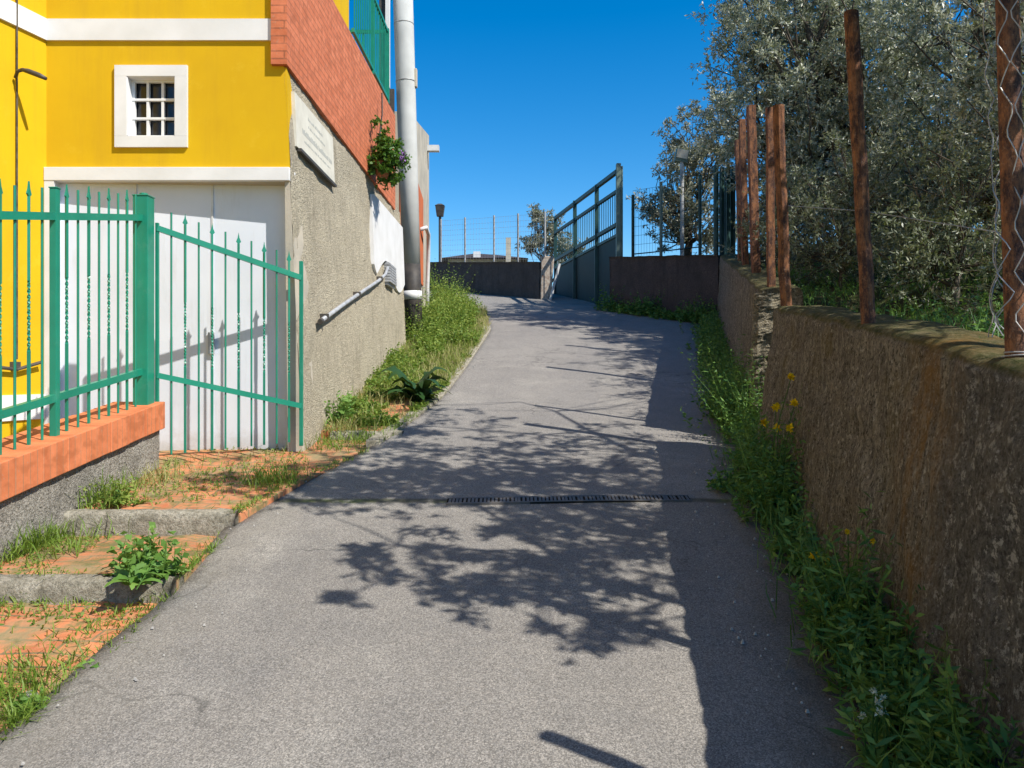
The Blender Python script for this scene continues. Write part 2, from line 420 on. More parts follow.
def G(px, py):
    lo, hi = 1.5, 40.0
    f = lambda d: HZ - (zr(d) - CZ) * FPX / d - py
    for _ in range(60):
        mid = (lo + hi) / 2
        if f(mid) > 0: lo = mid
        else: hi = mid
    return A([(px - 512) / FPX * lo, lo, zr(lo)])

SUN_AZ, SUN_EL = math.radians(55), math.radians(47.5)
SUNV = A([math.sin(SUN_AZ) * math.cos(SUN_EL), -math.cos(SUN_AZ) * math.cos(SUN_EL), math.sin(SUN_EL)])
def lift(px, py, h): return G(px, py) + SUNV / SUNV[2] * h

def sheet(name, ys, xfun, zfun, nx, mat, skirt=.25, kind='structure', rough=.0, sc=1.0):
    V = []; F = []
    for y in ys:
        x0, x1 = xfun(y)
        for i in range(nx + 1):
            x = x0 + (x1 - x0) * i / nx
            V.append((x, y, zfun(x, y) + (rough * fbm(x, y, 0, sc) if rough else 0)))
    n = nx + 1; m_ = len(ys)
    for j in range(m_ - 1):
        for i in range(nx):
            a = j*n+i; F.append((a, a+1, a+1+n, a+n))
    if skirt:
        ring = [i for i in range(n)] + [j*n+nx for j in range(1, m_)] + [(m_-1)*n+i for i in range(nx-1, -1, -1)] + [j*n for j in range(m_-2, 0, -1)]
        b = len(V)
        for r in ring: V.append((V[r][0], V[r][1], V[r][2] - skirt))
        L = len(ring)
        for k in range(L):
            k2 = (k+1) % L; F.append((ring[k2], ring[k], b+k, b+k2))
    o = np_obj(name, V, F, MAT[mat], smooth=False)
    me = o.data
    nf = nx * (m_-1)
    sm = np.zeros(len(me.polygons), dtype=bool); sm[:nf] = True
    me.polygons.foreach_set('use_smooth', sm)
    o['kind'] = kind
    return o

# big terrain reaching the horizon
def terr(x, y):
    base = zr(min(max(y, -35), 26)) - .35
    d = max(0, abs(x) - 12, y - 30, -y - 14)
    t = min(1, d / 60.0)
    return base * (1 - t) + (-9.0) * t + (0 if d == 0 else .6 * t * fbm(x, y, 0, .03))
tx = sorted(set([-600, -350, -200, -120, -80, -60, -45, -34, -26, -20, -15, -12] + list(range(-10, 11, 2)) + [12, 15, 20, 26, 34, 45, 60, 80, 120, 200, 350, 600]))
ty = sorted(set([-600, -300, -150, -90, -60, -45, -35, -28, -22, -18, -14] + list(range(-12, 31, 2)) + [32, 36, 42, 50, 60, 75, 95, 130, 200, 350, 600]))
V = [(x, y, terr(x, y)) for y in ty for x in tx]; nX = len(tx)
F = [(j*nX+i, j*nX+i+1, (j+1)*nX+i+1, (j+1)*nX+i) for j in range(len(ty)-1) for i in range(nX-1)]
tag(np_obj('ground', V, F, MAT['soil'], smooth=True), kind='structure')

# road
ys = list(np.concatenate([np.arange(-13, 2, .5), np.arange(2, 9, .08), np.arange(9, 27.1, .25)]))
def road_x(y): return (xl(y) - .035 + .03 * fbm(0, y, 3, 3.0) + .03 * fbm(0, y, 8, 13.0), xw(y) + .12 if y < 14.8 else max(xw(y) + .1, 2.4))
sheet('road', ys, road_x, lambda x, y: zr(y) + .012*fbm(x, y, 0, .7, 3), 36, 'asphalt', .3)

# brick footpath in three shallow terraces, then the verge
def zs(x, y):
    if y < 3.72: return .15*y - .03
    if y < 4.65: return .61 + .032*(y-3.72)
    if y < 7.0: return .755 + .105*(y-4.65)
    return zr(y) + .02
def seg(name, y0, y1, x0f, mat, step=.08, rough=.015):
    ys = list(np.arange(y0, y1, step)) + [y1 - 1e-3]
    return sheet(name, ys, lambda y: (x0f(y), xl(y) - .002), lambda x, y: zs(x, y), 14, mat, .3, rough=rough, sc=4)
seg('path', -13, 3.72, lambda y: -2.66, 'paver', .12)
seg('path', 3.72, 4.65, lambda y: -2.66, 'paver')
seg('path', 4.65, 7.0, lambda y: -3.95 if y > 5.9 and y < 6.9 else (-2.66 if y <= 5.9 else -1.9), 'paver')
seg('path', 7.001, 8.9, lambda y: -1.9, 'paver')
seg('verge', 8.901, 27, lambda y: -1.9 if y < 17.2 else -12, 'soil', .15, .05)

# courtyard floor behind the low wall
tag(MB().prism([(-9, -8, .3), (-2.9, -8, .3), (-2.9, 5.95, .3), (-9, 5.95, .3), (-9, -8, .9), (-2.9, -8, .9), (-2.9, 5.95, .98), (-9, 5.95, .98)]).build('pavement', MAT['kerb_stone']), kind='structure')

# stone kerbs on the steps
def kerb(x0, x1, y, ztop, h=.13, skew=0.0):
    n = 26; V = []; F = []
    for i in range(n+1):
        a = x0 + (x1-x0)*i/n
        for (dy, dz) in ((-.06, -h-.12), (-.062, -.05), (-.056, -.014), (-.035, 0), (.03, .002), (.08, -.01), (.085, -.1)):
            q = .012*fbm(a, dy, dz, 7, 4)
            V.append((a, y + dy + q, ztop + dz + (.010*fbm(a, dy, 5, 9, 4) if dz > -.05 else 0)))
    F = [(i*7+k, (i+1)*7+k, (i+1)*7+k+1, i*7+k+1) for i in range(n) for k in range(6)] + [tuple(range(6, -1, -1)), tuple(n*7+k for k in range(7))]
    b = MB(); b.v = V; b.f = F
    return tag(b.build('kerb', MAT['kerb_stone'], smooth=True), kind='structure')
kerb(-2.65, -1.60, 3.72, .625); kerb(-2.64, -1.63, 4.65, .775); kerb(-1.62, -.98, 7.0, 1.07, .1)
# pale concrete haunch along the verge edge
b = MB()
for y in np.arange(6.6, 14.5, .22):
    x = xl(y); x2 = xl(y+.22); z = zr(y); z2 = zr(y+.22); w = .07 + .05*abs(fbm(y, 3, 0, 2))
    b.prism([(x-w-.03, y, z-.15), (x+.012, y, z-.15), (x2+.012, y+.214, z2-.15), (x2-w-.03, y+.214, z2-.15),
             (x-w-.03, y, z+.035), (x+.012, y, z+.03), (x2+.012, y+.214, z2+.03), (x2-w-.03, y+.214, z2+.035)])
tag(b.build('kerb', MAT['kerb_stone'], bevel=.01), kind='structure')

# garden ground behind the right-hand wall
def gz(x, y):
    w = xw(y)
    return wt(min(y, 17)) - (.18 if x > 2.75 or not 5.9 < y < 6.8 else .6) + .10*(x - w) + .12*fbm(x, y, 0, .6)
sheet('ground', list(np.arange(-6, 40, .8)), lambda y: (np.interp(y, [-14, 2.3, 6.1, 6.35, 6.6, 14.8, 17.3, 40], [-.2, 1.75, 2.28, 2.95, 2.42, 4.15, 2.75, 2.5]) + .06, 34), gz, 30, 'garden_earth', 2.0)

# ------------------------------------------------------------------ leaf / branch generators
def unit(v): return v / (np.linalg.norm(v, axis=-1, keepdims=True) + 1e-9)
def leaves(P, D, L, W, r=rng, fold=.25):
    N = len(P); D = unit(D); S = unit(np.cross(D, unit(r.normal(size=(N, 3)) + A([0, 0, .6])))); U = np.cross(S, D)
    L = L[:, None]; W = W[:, None]
    mid = P + D*L*.5
    V = np.stack([P, mid + S*W*.5 + U*W*fold, P + D*L, mid - S*W*.5 + U*W*fold], 1).reshape(-1, 3)
    F = np.arange(4*N).reshape(-1, 4)
    return V, F, np.repeat(r.random(N), 4)
def blades(P, D, L, W, bend=.5, r=rng):
    N = len(P); D = unit(D); S = unit(np.cross(D, A([0, 0, 1.0])) + 1e-4*r.normal(size=(N, 3)))
    ang = r.random(N)*6.283; H = np.stack([np.cos(ang), np.sin(ang), np.zeros(N)], 1)
    S = np.stack([-np.sin(ang), np.cos(ang), np.zeros(N)], 1)
    L = L[:, None]; W = W[:, None]; bd = (bend*r.random(N))[:, None]
    m1 = P + D*L*.55 + H*L*bd*.25; tp = P + D*L*(1-.35*bd) + H*L*bd
    V = np.stack([P - S*W*.5, P + S*W*.5, m1 + S*W*.45, m1 - S*W*.45, tp + S*W*.06, tp - S*W*.06], 1).reshape(-1, 3)
    i = np.arange(N)[:, None]*6
    F = np.concatenate([i + A([0, 1, 2, 3]), i + A([3, 2, 4, 5])])
    return V, F, np.repeat(r.random(N), 6)
def merge(parts):
    V = []; F = []; R = []; n = 0
    for v, f, r in parts:
        V.append(v); F.append(f + n); R.append(r); n += len(v)
    return np.concatenate(V), np.concatenate(F), np.concatenate(R)

def branch_pts(a, b, n=5, wob=.12, r=rng, sag=0.0):
    a = A(a, dtype=float); b = A(b, dtype=float); L = np.linalg.norm(b-a)
    out = []
    off = r.normal(size=3)*wob*L
    for i in range(n+1):
        t = i/n
        p = a*(1-t) + b*t + off*math.sin(math.pi*t) + r.normal(size=3)*wob*.18*L*(1 if 0 < i < n else 0)
        p[2] += sag*math.sin(math.pi*t)*L
        out.append(p)
    return out

def twig_leaves(centers, radii, per, twig_n, leaf_n, L, W, r, droop=.15, spread=1.0):
    """leaf clumps: from each centre several twigs, leaves set along them"""
    K = len(centers)
    c = np.repeat(centers, twig_n, 0); rad = np.repeat(radii, twig_n)
    d = unit(r.normal(size=(K*twig_n, 3)) + A([0, 0, .25]))
    tl = rad*(.55 + .6*r.random(K*twig_n))
    P = np.repeat(c, leaf_n, 0); D = np.repeat(d, leaf_n, 0); T = np.repeat(tl, leaf_n)
    t = r.random(len(P))**.8
    pos = P + D*(T*t)[:, None]*spread; pos[:, 2] -= droop*(T*t*t)
    ld = unit(D*.8 + r.normal(size=pos.shape)*.75)
    n = len(pos)
    return leaves(pos, ld, L*(.65+.6*r.random(n)), W*(.7+.5*r.random(n)), r)

def make_tree(label, group, base, lobes, trunk_r, leaf=(.06, .017), mat='olive_leaf', clump_d=34, twig_n=9, leaf_n=14,
              name='olive_tree', cat='tree', seed=1, clump_r=.28, fork=.35, lean=(0, 0)):
    r = np.random.default_rng(seed)
    base = A(base, dtype=float)
    t = empty(name, tuple(base)); tag(t, label, cat, group)
    mb = MB()
    cen = np.mean([l[:3] for l in lobes], 0)
    fk = base + (cen - base)*fork; fk[0] += lean[0]; fk[1] += lean[1]
    tp = branch_pts(base - A([0, 0, .3]), fk, 6, .05, r)
    mb.tube(tp, list(np.linspace(trunk_r*1.25, trunk_r*.8, 7)), 9)
    CL = []; CR = []
    for (x, y, z, R) in lobes:
        lp = branch_pts(fk, (x, y, z - R*.35), 6, .10, r)
        mb.tube(lp, list(np.linspace(trunk_r*.62, trunk_r*.16, 7)), 6)
        K = int(clump_d*R*R)
        d = unit(r.normal(size=(K, 3))); rr = R*(.25 + .78*r.random(K)**.6)
        ns = 1 + .28*np.sin(d[:, 0]*5+x)*np.cos(d[:, 2]*4+z)
        cc = A([x, y, z]) + d*(rr*ns)[:, None]*A([1, 1, .88])
        CL.append(cc); CR.append(clump_r*(.6+.8*r.random(K)))
        for k in range(min(K, 26)):
            st = A(lp[r.integers(2, 7)])
            mb.tube(branch_pts(st, cc[k], 4, .10, r), list(np.linspace(trunk_r*.15, .006, 5)), 4, cap=False)
    CL = np.concatenate(CL); CR = np.concatenate(CR)
    mb.build('trunk', MAT['bark'], t, smooth=True)
    v, f, q = twig_leaves(CL, CR, 0, twig_n, leaf_n, leaf[0], leaf[1], r)
    # clump-wise tone, so crowns show light and dark tufts
    tone = np.repeat(r.random(len(CL)), twig_n*leaf_n*4)[:len(q)]
    o = np_obj('crown', v, f, MAT[mat], t, rnd=.45*q + .55*tone); o.location = -base
    return t

g_ol = 'olive trees behind the garden wall'
make_tree('big silvery olive tree whose crown rises behind and above the rusty post cluster', g_ol, (5.6, 13.2, gz(5.6, 13.2)),
          [(4.35,13.4,5.9,1.3),(5.2,13.0,7.1,1.6),(5.0,13.4,8.9,1.4),(5.7,12.8,4.8,1.25),(4.1,13.6,7.4,.8),(6.4,13,6.2,1.5),(4.6,13.2,4.6,.8),(5.0,12.9,5.6,1.2)], .18, seed=3, leaf=(.085, .026), clump_d=54)
make_tree('olive tree with a drooping crown between the lone leaning post and the near post', g_ol, (4.85, 7.4, gz(4.85, 7.4)),
          [(5.1,7.8,4.5,1.0),(6.2,8.4,5.7,1.4),(4.6,7.2,3.5,.75),(5.5,8,3.7,1.1),(6.8,8.2,7.2,1.4),(4.6,8.6,3.6,.8)], .12, seed=5, clump_d=62, leaf=(.066, .021))
make_tree('distant olive tree beside the floodlight pole, its crown jutting left into the sky', g_ol, (4.4, 19.3, gz(4.4, 19.3)),
          [(4.1,19,5.9,1.0),(3.45,19,5.85,.62),(4.9,19.2,6.7,1.1),(4.9,20,7.7,1.1),(4.9,18.6,5.1,.8),(4.0,19,5.0,.7)], .11, seed=8, mat='olive_leaf_far', leaf=(.10, .032), clump_d=42, clump_r=.26, leaf_n=11)
make_tree('olive tree deep in the garden filling the gap beside the lone leaning post', g_ol, (7.0, 10.6, gz(7, 10.6)),
          [(6.4,10.8,4.7,1.5),(7.4,10,6.2,1.7),(8.3,10.8,4.5,1.7),(6.4,10.6,6.6,1.2),(7.2,9.8,8.0,1.5),(5.4,10.8,3.9,1.0)], .16, seed=11, leaf=(.085, .027), clump_d=40)
make_tree('tall olive tree between the rusty post cluster and the lone leaning post', g_ol, (6.8, 14.8, gz(6.8, 14.8)),
          [(5.9,14.8,5.4,1.4),(7.2,14.6,6.1,1.7),(6.3,15,7.8,1.6),(7.7,14.2,8.2,1.7),(6.6,14.8,9.8,1.6),(7.2,14.5,4.8,1.4),(5.0,15.3,8.6,1.2)], .17, seed=13, leaf=(.095, .029), clump_d=36)
make_tree('small shaggy tree beyond the left pier of the green sliding gate', None, (1.0, 28.0, 3.6),
          [(.85,28,7.1,.45),(1.35,28,6.9,.5),(1.2,28,6.2,.55),(.6,28,6.2,.4),(1.8,28,6.1,.5),(1.9,28,5.6,.5),(2.4,28,5.9,.45)], .07, seed=17, mat='olive_leaf_far', leaf=(.12, .04), clump_d=90, clump_r=.2, leaf_n=8, twig_n=7, name='small_tree')
make_tree('olive tree at the right edge, behind the near post wrapped in chain link', g_ol, (5.2, 6.2, gz(5.2, 6.2)),
          [(4.5,5.9,4.2,.85),(5.0,6.4,3.2,.9),(5.4,6.8,5.0,1.2)], .10, seed=19, clump_d=64)

# shrubs filling the bank under the olives
def shrub(label, x, y, R, h, seed):
    z = gz(x, y)
    t = make_tree(label, 'shrubs under the olive trees', (x, y, z),
              [(x, y, z+h*.5, R), (x+.3*R, y+.5*R, z+h*.95, R*.8), (x-.4*R, y+.3*R, z+h*.4, R*.7)], .04, leaf=(.048, .015), mat='shrub_leaf', clump_d=120,
              twig_n=7, leaf_n=12, name='shrub', cat='shrub', seed=seed, clump_r=.2, fork=.2)
shrub('grey-green shrub on the bank right of the lone leaning rusty post', 3.55, 6.2, .62, 1.1, 21)
shrub('grey-green shrub showing between the rusty post cluster and the lone leaning post', 3.5, 8.2, .7, 1.3, 22)
shrub('shrub beneath the rightmost olive, beside the near post', 3.6, 5.0, .55, 1.0, 23)
shrub('wide shrub further back under the dark-trunked olive', 5.0, 9.2, .9, 1.6, 24)
shrub('shrub close behind the cluster of rusty posts', 3.75, 10.6, .7, 1.2, 25)
shrub('shrub in the far garden behind the dark transverse wall', 5.2, 13.8, .9, 1.5, 26)
shrub('deep garden shrub behind the rightmost olive', 5.6, 7.0, .9, 1.5, 27)

# out-of-frame tree whose boughs reach over the lane and throw the dappled shade
r5 = np.random.default_rng(31)
tb = A([4.6, 2.6, gz(4.6, 2.6)])
t5 = empty('shade_tree', tuple(tb)); tag(t5, 'tree behind the wall whose open boughs reach over the lane and dapple it', 'tree')
mb = MB()
crotch = A([4.35, 2.9, 3.6])
mb.tube(branch_pts(tb - A([0, 0, .3]), crotch, 6, .04, r5), list(np.linspace(.17, .11, 7)), 9)
limbs = [  # (pixel on the road where the shade falls, height above it)
    [(790, 500, 3.4), (715, 478, 3.5), (640, 455, 3.6), (590, 432, 3.7), (555, 412, 3.8), (520, 402, 3.9)],
    [(590, 432, 3.7), (540, 435, 3.8), (480, 430, 3.8), (420, 425, 3.9)],
    [(790, 520, 3.3), (700, 505, 3.3), (600, 490, 3.4), (500, 478, 3.5), (400, 470, 3.5), (310, 478, 3.6)],
    [(600, 490, 3.4), (520, 462, 3.6), (430, 450, 3.7), (350, 455, 3.8)],
    [(800, 640, 2.9), (740, 615, 3.0), (668, 600, 3.0), (610, 585, 3.0), (560, 560, 3.1), (505, 522, 3.2), (470, 500, 3.3)],
    [(610, 585, 3.0), (540, 600, 3.0), (470, 590, 3.0), (400, 575, 3.1)],
    [(560, 560, 3.1), (480, 550, 3.1), (400, 545, 3.2), (350, 560, 3.2)],
]
tips = []
for li, L_ in enumerate(limbs):
    pts = [lift(*q) for q in L_]
    main = li in (0, 2, 4)
    if main: pts = [crotch] + pts
    n = len(pts)
    r0 = .055 if main else .022
    mb.tube(pts, list(np.linspace(r0, .009, n)), 6)
    tips.append(pts)
CL = []; CR = []
def blob(px, py, sx, sy, n, h, rad=.16):
    for _ in range(n):
        x = px + sx*r5.normal()*.55; y = py + sy*r5.normal()*.55
        CL.append(lift(x, min(max(y, 392), 680), h + .35*r5.normal())); CR.append(rad*(.6+.8*r5.random()))
blob(480, 472, 160, 30, 105, 3.6, .24); blob(650, 478, 95, 24, 60, 3.5, .22); blob(340, 482, 85, 22, 52, 3.6, .22); blob(470, 492, 150, 12, 40, 3.5, .2); blob(560, 440, 110, 16, 20, 3.8, .16)
blob(430, 432, 80, 22, 30, 3.8, .2); blob(420, 408, 50, 10, 5, 3.9); blob(560, 520, 120, 18, 40, 3.3, .18)
blob(600, 575, 60, 30, 24, 3.0, .16); blob(480, 560, 80, 32, 22, 3.1, .15); blob(400, 570, 55, 18, 8, 3.1, .13)
blob(600, 632, 60, 14, 9, 3.0, .12); blob(470, 600, 45, 10, 4, 3.0, .12); blob(680, 540, 50, 25, 14, 3.2, .18); blob(345, 600, 10, 5, 2, 3.1, .1)
blob(685, 385, 30, 14, 6, 4.0, .16)
CL = A(CL); CR = A(CR)
vis = (CZ - CL[:, 2])*FPX/CL[:, 1] + HZ + 260*CR/CL[:, 1]*3 > -6
vis &= (CL[:, 0]*FPX/CL[:, 1] + 512 < 1060)
CL = CL[~vis]; CR = CR[~vis]
allp = A([p for t_ in tips for p in t_[1:]])
for c_ in CL:
    d = np.linalg.norm(allp - c_, axis=1); st = allp[int(np.argmin(d))]
    mb.tube(branch_pts(st, c_, 3, .08, r5), list(np.linspace(.010, .004, 4)), 4, cap=False)
mb.build('trunk', MAT['bark'], t5, smooth=True)
v, f, q = twig_leaves(CL, CR, 0, 6, 7, .085, .036, r5)
o = np_obj('crown', v, f, MAT['fig_leaf'], t5, rnd=q); o.location = -tb
# rest of the crown, over the garden, outside the photograph
CL2 = A([5.0, 2.6, 4.9]) + unit(r5.normal(size=(90, 3)))*(1.5*r5.random((90, 1))**.4)
v, f, q = twig_leaves(CL2, np.full(90, .3), 0, 7, 9, .085, .036, r5)
mb2 = MB()
o = np_obj('crown', v, f, MAT['fig_leaf'], t5, rnd=q); o.location = -tb

# ------------------------------------------------------------------ garden walls (right)
def swept_wall(name, label, path, top, thick, mat, cat='wall', under=.4, dn=.02, step=.05, group=None, batter=0.0):
    """path: list of (x,y) of the lane-side face; thickness goes to the right of travel"""
    P = A(path, dtype=float); seg_ = np.linalg.norm(np.diff(P, axis=0), axis=1); s = np.concatenate([[0], np.cumsum(seg_)])
    n = int(s[-1]/step); u = np.linspace(0, s[-1], n+1)
    X = np.interp(u, s, P[:, 0]); Y = np.interp(u, s, P[:, 1])
    T = np.stack([np.gradient(X), np.gradient(Y)], 1); T = T/np.linalg.norm(T, axis=1, keepdims=True)
    N = np.stack([T[:, 1], -T[:, 0]], 1)
    V = []; m_ = None
    for i in range(n+1):
        zt = top(X[i], Y[i]); zb = zr(Y[i]) - under
        sec = [(0, zb + (zt-.05-zb)*k/22) for k in range(23)] + [(.012, zt-.02), (.04, zt-.002)] + \
              [(.04 + (thick-.08)*k/6, zt+.004) for k in range(1, 7)] + [(thick-.01, zt-.02), (thick, zt-.07), (thick, zt-.5)]
        m_ = len(sec)
        for (o_, z_) in sec:
            bt_ = batter*max(0.0, zt-z_) if o_ < .05 else 0
            x = X[i] + N[i, 0]*(o_-bt_); y = Y[i] + N[i, 1]*(o_-bt_)
            q = dn*(fbm(x, y, z_, 3, 3) + .45*fbm(x, y, z_, 14, 3))
            qz = .018*fbm(x, y, 7, 3.5, 4) if z_ > zt-.1 else 0
            V.append((x - N[i, 0]*q*(1 if o_ < .05 else -.5), y - N[i, 1]*q, z_ + qz))
    F = [(i*m_+k, (i+1)*m_+k, (i+1)*m_+k+1, i*m_+k+1) for i in range(n) for k in range(m_-1)]
    # ends
    mbm = MB(); mbm.v = V; mbm.f = F + [tuple(range(m_-1, -1, -1))[::1], tuple(n*m_+k for k in range(m_))]
    o = mbm.build(name, MAT[mat], smooth=True)
    tag(o, label, cat, group); return o
nwX = lambda y: np.interp(y, [-14, 2.3, 6.1], [-.6, 1.53, 2.06])
swept_wall('garden_wall', 'near low wall of rough brown render with mossy top and lichen beside the lane', [(nwX(-6), -6), (nwX(2.3), 2.3), (nwX(6.12), 6.12)],
           lambda x, y: float(wt(min(y, 6.1))), .32, 'wall_near', batter=.13, step=.04, dn=.026)
fwX = lambda y: 2.12 + (y-6.6)*(3.95-2.12)/8.2
swept_wall('garden_wall', 'further low brown wall beyond the broken end, running up to the bend', [(fwX(6.72), 6.72), (fwX(14.85), 14.85)],
           lambda x, y: float(np.interp(y, [6.6, 14.8], [2.29, 3.82])), .34, 'wall_far', batter=.04)
# broken end of the further wall, rough stones showing
V = []; nx_, nz_ = 12, 90
for j in range(nz_+1):
    z = .80 + (2.275-.80)*j/nz_
    for i in range(nx_+1):
        x = 2.085 - .04*(2.28-z) + (2.47-2.085)*i/nx_
        V.append((x, 6.665 + .035*fbm(x, 3, z, 9, 4) + .03*abs(fbm(x, 8, z, 22, 3)) + (.03 if i == 0 else 0), z))
F = [(j*(nx_+1)+i, j*(nx_+1)+i+1, (j+1)*(nx_+1)+i+1, (j+1)*(nx_+1)+i) for j in range(nz_) for i in range(nx_)]
b = MB(); b.v = V; b.f = F; k_ = len(V)
b.poly([(2.06, 6.75, .8), (2.47, 6.75, .8), (2.47, 6.75, 2.275), (2.085, 6.75, 2.275)], [(3, 2, 1, 0)])
tl = [nz_*(nx_+1)+i for i in range(nx_+1)]; b.f.append(tuple(tl) + (k_+2, k_+3))
le = [j*(nx_+1) for j in range(nz_, -1, -1)]; b.f.append(tuple(le) + (k_, k_+3))
tag(b.build('stone_pier', MAT['rubble'], smooth=False), 'ragged pale end of the further wall, at the step between the two brown walls', 'wall end')

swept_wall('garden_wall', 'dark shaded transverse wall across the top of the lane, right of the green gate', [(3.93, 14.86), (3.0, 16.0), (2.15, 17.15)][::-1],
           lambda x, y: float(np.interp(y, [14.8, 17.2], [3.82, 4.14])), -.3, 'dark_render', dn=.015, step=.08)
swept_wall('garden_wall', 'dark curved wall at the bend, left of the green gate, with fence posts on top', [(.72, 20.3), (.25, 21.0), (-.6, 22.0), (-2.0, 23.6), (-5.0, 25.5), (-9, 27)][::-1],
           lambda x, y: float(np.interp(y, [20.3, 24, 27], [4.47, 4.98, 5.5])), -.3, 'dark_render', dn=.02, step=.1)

# ------------------------------------------------------------------ rusty posts on the wall
def rusty_post(label, px_b, py_b, px_t, py_t, y, w, lean_y=0.0, kind='L', group='rusty posts on the garden wall', z0=None):
    x0 = (px_b-512)/FPX*y; zb = CZ - (py_b-HZ)/FPX*y
    yt = y + lean_y
    x1 = (px_t-512)/FPX*yt; zt = CZ - (py_t-HZ)/FPX*yt
    b = MB(); n = 10; r = np.random.default_rng(int(px_b*7))
    th = w*.16
    prof = [(-w/2, -w/2), (w/2, -w/2), (w/2, -w/2+th), (-w/2+th, -w/2+th), (-w/2+th, w/2), (-w/2, w/2)] if kind == 'L' else \
           [(w*.5*math.cos(a), w*.5*math.sin(a)) for a in np.linspace(0, 2*math.pi, 10, endpoint=False)]
    K = len(prof); V = []
    for i in range(n+1):
        t = i/n; z = zb-.05 + (zt-zb+.05)*t
        cx = x0 + (x1-x0)*t + .0025*r.normal(); cy = y + lean_y*t + .0025*r.normal()
        V += [(cx+px_, cy+py_, z) for px_, py_ in prof]
    F = [(i*K+k, i*K+(k+1) % K, (i+1)*K+(k+1) % K, (i+1)*K+k) for i in range(n) for k in range(K)]
    F += [tuple(reversed(range(K))), tuple(n*K+k for k in range(K))]
    return tag(b.poly(V, F).build('fence_post', MAT['rust'], smooth=False), label, 'fence post', group)
rusty_post('lone rusty post leaning slightly left, with a dark flat top', 869, 322, 851, 12, 3.98, .072, kind='O')
rusty_post('thick rusty post, rightmost of the cluster, standing at the end of the near wall', 786, 304, 778, 106, 6.02, .088, kind='O')
rusty_post('thin rusty angle post touching the left side of the thick one', 771, 288, 770, 108, 6.85, .058)
rusty_post('rusty post in the middle of the cluster, with clear gaps on both sides', 756, 272, 751, 106, 9.0, .085)
rusty_post('slim rusty post second from the left of the cluster', 745, 262, 742, 120, 10.8, .08)
rusty_post('shortest rusty post, leftmost of the cluster', 741, 258, 738, 140, 12.0, .08)

rusty_post('unseen rusty post stub added for its shadow, nearest the camera beyond the wrapped post', 1221, 410, 1216, 84, 1.64, .066, kind='O')  # out of view, put in to throw the shadow in the foreground
# near post with torn chain link
npost = empty('wrapped_post', (1.66, 2.58, 1.62)); tag(npost, 'near rusty round post at the right edge, wrapped in torn chain link', 'fence post')
bx = lambda t: (1.66 - .035*t, 2.56 - .0*t, 1.55 + 1.28*t)
MB().tube([bx(t) for t in np.linspace(-.1, 1, 9)], .034, 14).build('post_tube', MAT['rust'], npost, smooth=True)
mw = MB(); r_ = np.random.default_rng(9)
NC = 9; per = .075
for k in range(NC):
    pts = []
    for i in range(64):
        h_ = .13 + (1.14)*i/63
        zz_ = h_*1.28
        tri = abs(((zz_/per + (k % 2)) % 2) - 1)
        u_ = (k + tri)*.042*(1 + .12*math.sin(zz_*5))
        a_ = -2.6 + u_/.066 + .25*math.sin(zz_*4)
        R_ = .050 + .018*math.sin(zz_*6+1) + .022*max(0, math.sin(zz_*2.3+.5))*(1 if k > 4 else .3) + .012*(k % 3)/2
        c0 = bx(min(h_, 1.0)); pts.append((c0[0] + .012 + R_*math.cos(a_), c0[1] + R_*math.sin(a_), c0[2]))
    mw.tube(pts, .0021, 4, cap=False)
mw.build('chain_link', MAT['galvanized'], npost)
mw = MB()
for k in range(5):
    mw.tube([(1.662 + (.040+.006*(k % 2))*math.cos(a), 2.56 + (.040+.006*(k % 2))*math.sin(a), 1.625 + .009*k + .004*math.sin(a+k)) for a in np.linspace(0, 6.2, 22)], .0028, 5, cap=False)
mw.build('binding_wire', MAT['galvanized'], npost)
# fence wires strung behind the wall between the posts
mw = MB()
for z0_, z1_, zf in ((2.05, 2.5, 3.1),):
    mw.tube([(1.65, 2.56, z0_), (1.86, 4.12, z1_-.05), (2.43, 7.02, zf)], .0018, 4)
tag(mw.build('fence_wire', MAT['galvanized']), 'thin slack wire strung between the rusty posts above the wall', 'wire')

# ------------------------------------------------------------------ low wall with brick coping + green fence
LW = lambda y: 1.14 + .128*(y-4)
lw = empty('low_wall', (-2.75, 4.0, .5)); tag(lw, 'low pebble-dashed wall with orange brick coping carrying the green fence', 'wall')
V = []; F = []
yy = list(np.arange(-4, 5.86, .06)); mz = 14
for y in yy:
    for k in range(mz):
        z = zs(0, y) - .35 + (LW(y)-.19 - zs(0, y) + .35)*k/(mz-1)
        V.append((-2.64 + .012*fbm(0, y, z, 9, 4), y, z))
F = [(i*mz+k, (i+1)*mz+k, (i+1)*mz+k+1, i*mz+k+1) for i in range(len(yy)-1) for k in range(mz-1)]
o = np_obj('wall_face', V, F, MAT['pebble_dash'], lw, smooth=True); o.location = -A(lw.location)
MB().prism([(-2.95, -4, -.6), (-2.66, -4, -.6), (-2.66, 5.85, .5), (-2.95, 5.85, .5), (-2.95, -4, LW(-4)-.2), (-2.66, -4, LW(-4)-.2), (-2.66, 5.85, LW(5.85)-.2), (-2.95, 5.85, LW(5.85)-.2)]).build('wall_core', MAT['pebble_dash'], lw)
b = MB(); y = -4.0; r_ = np.random.default_rng(2)
while y < 5.84:
    w_ = .245; j = .004*r_.normal()
    y2 = min(y+w_, 5.86)
    b.prism([(-2.99, y+.002, LW(y)-.2), (-2.605+j, y+.002, LW(y)-.2), (-2.605+j, y2-.002, LW(y2)-.2), (-2.99, y2-.002, LW(y2)-.2),
             (-2.99, y+.002, LW(y)+j*.5), (-2.605+j, y+.002, LW(y)+j*.5), (-2.605+j, y2-.002, LW(y2)+j*.5), (-2.99, y2-.002, LW(y2)+j*.5)])
    y += w_
b.build('coping', MAT['coping_brick'], lw, bevel=.006)

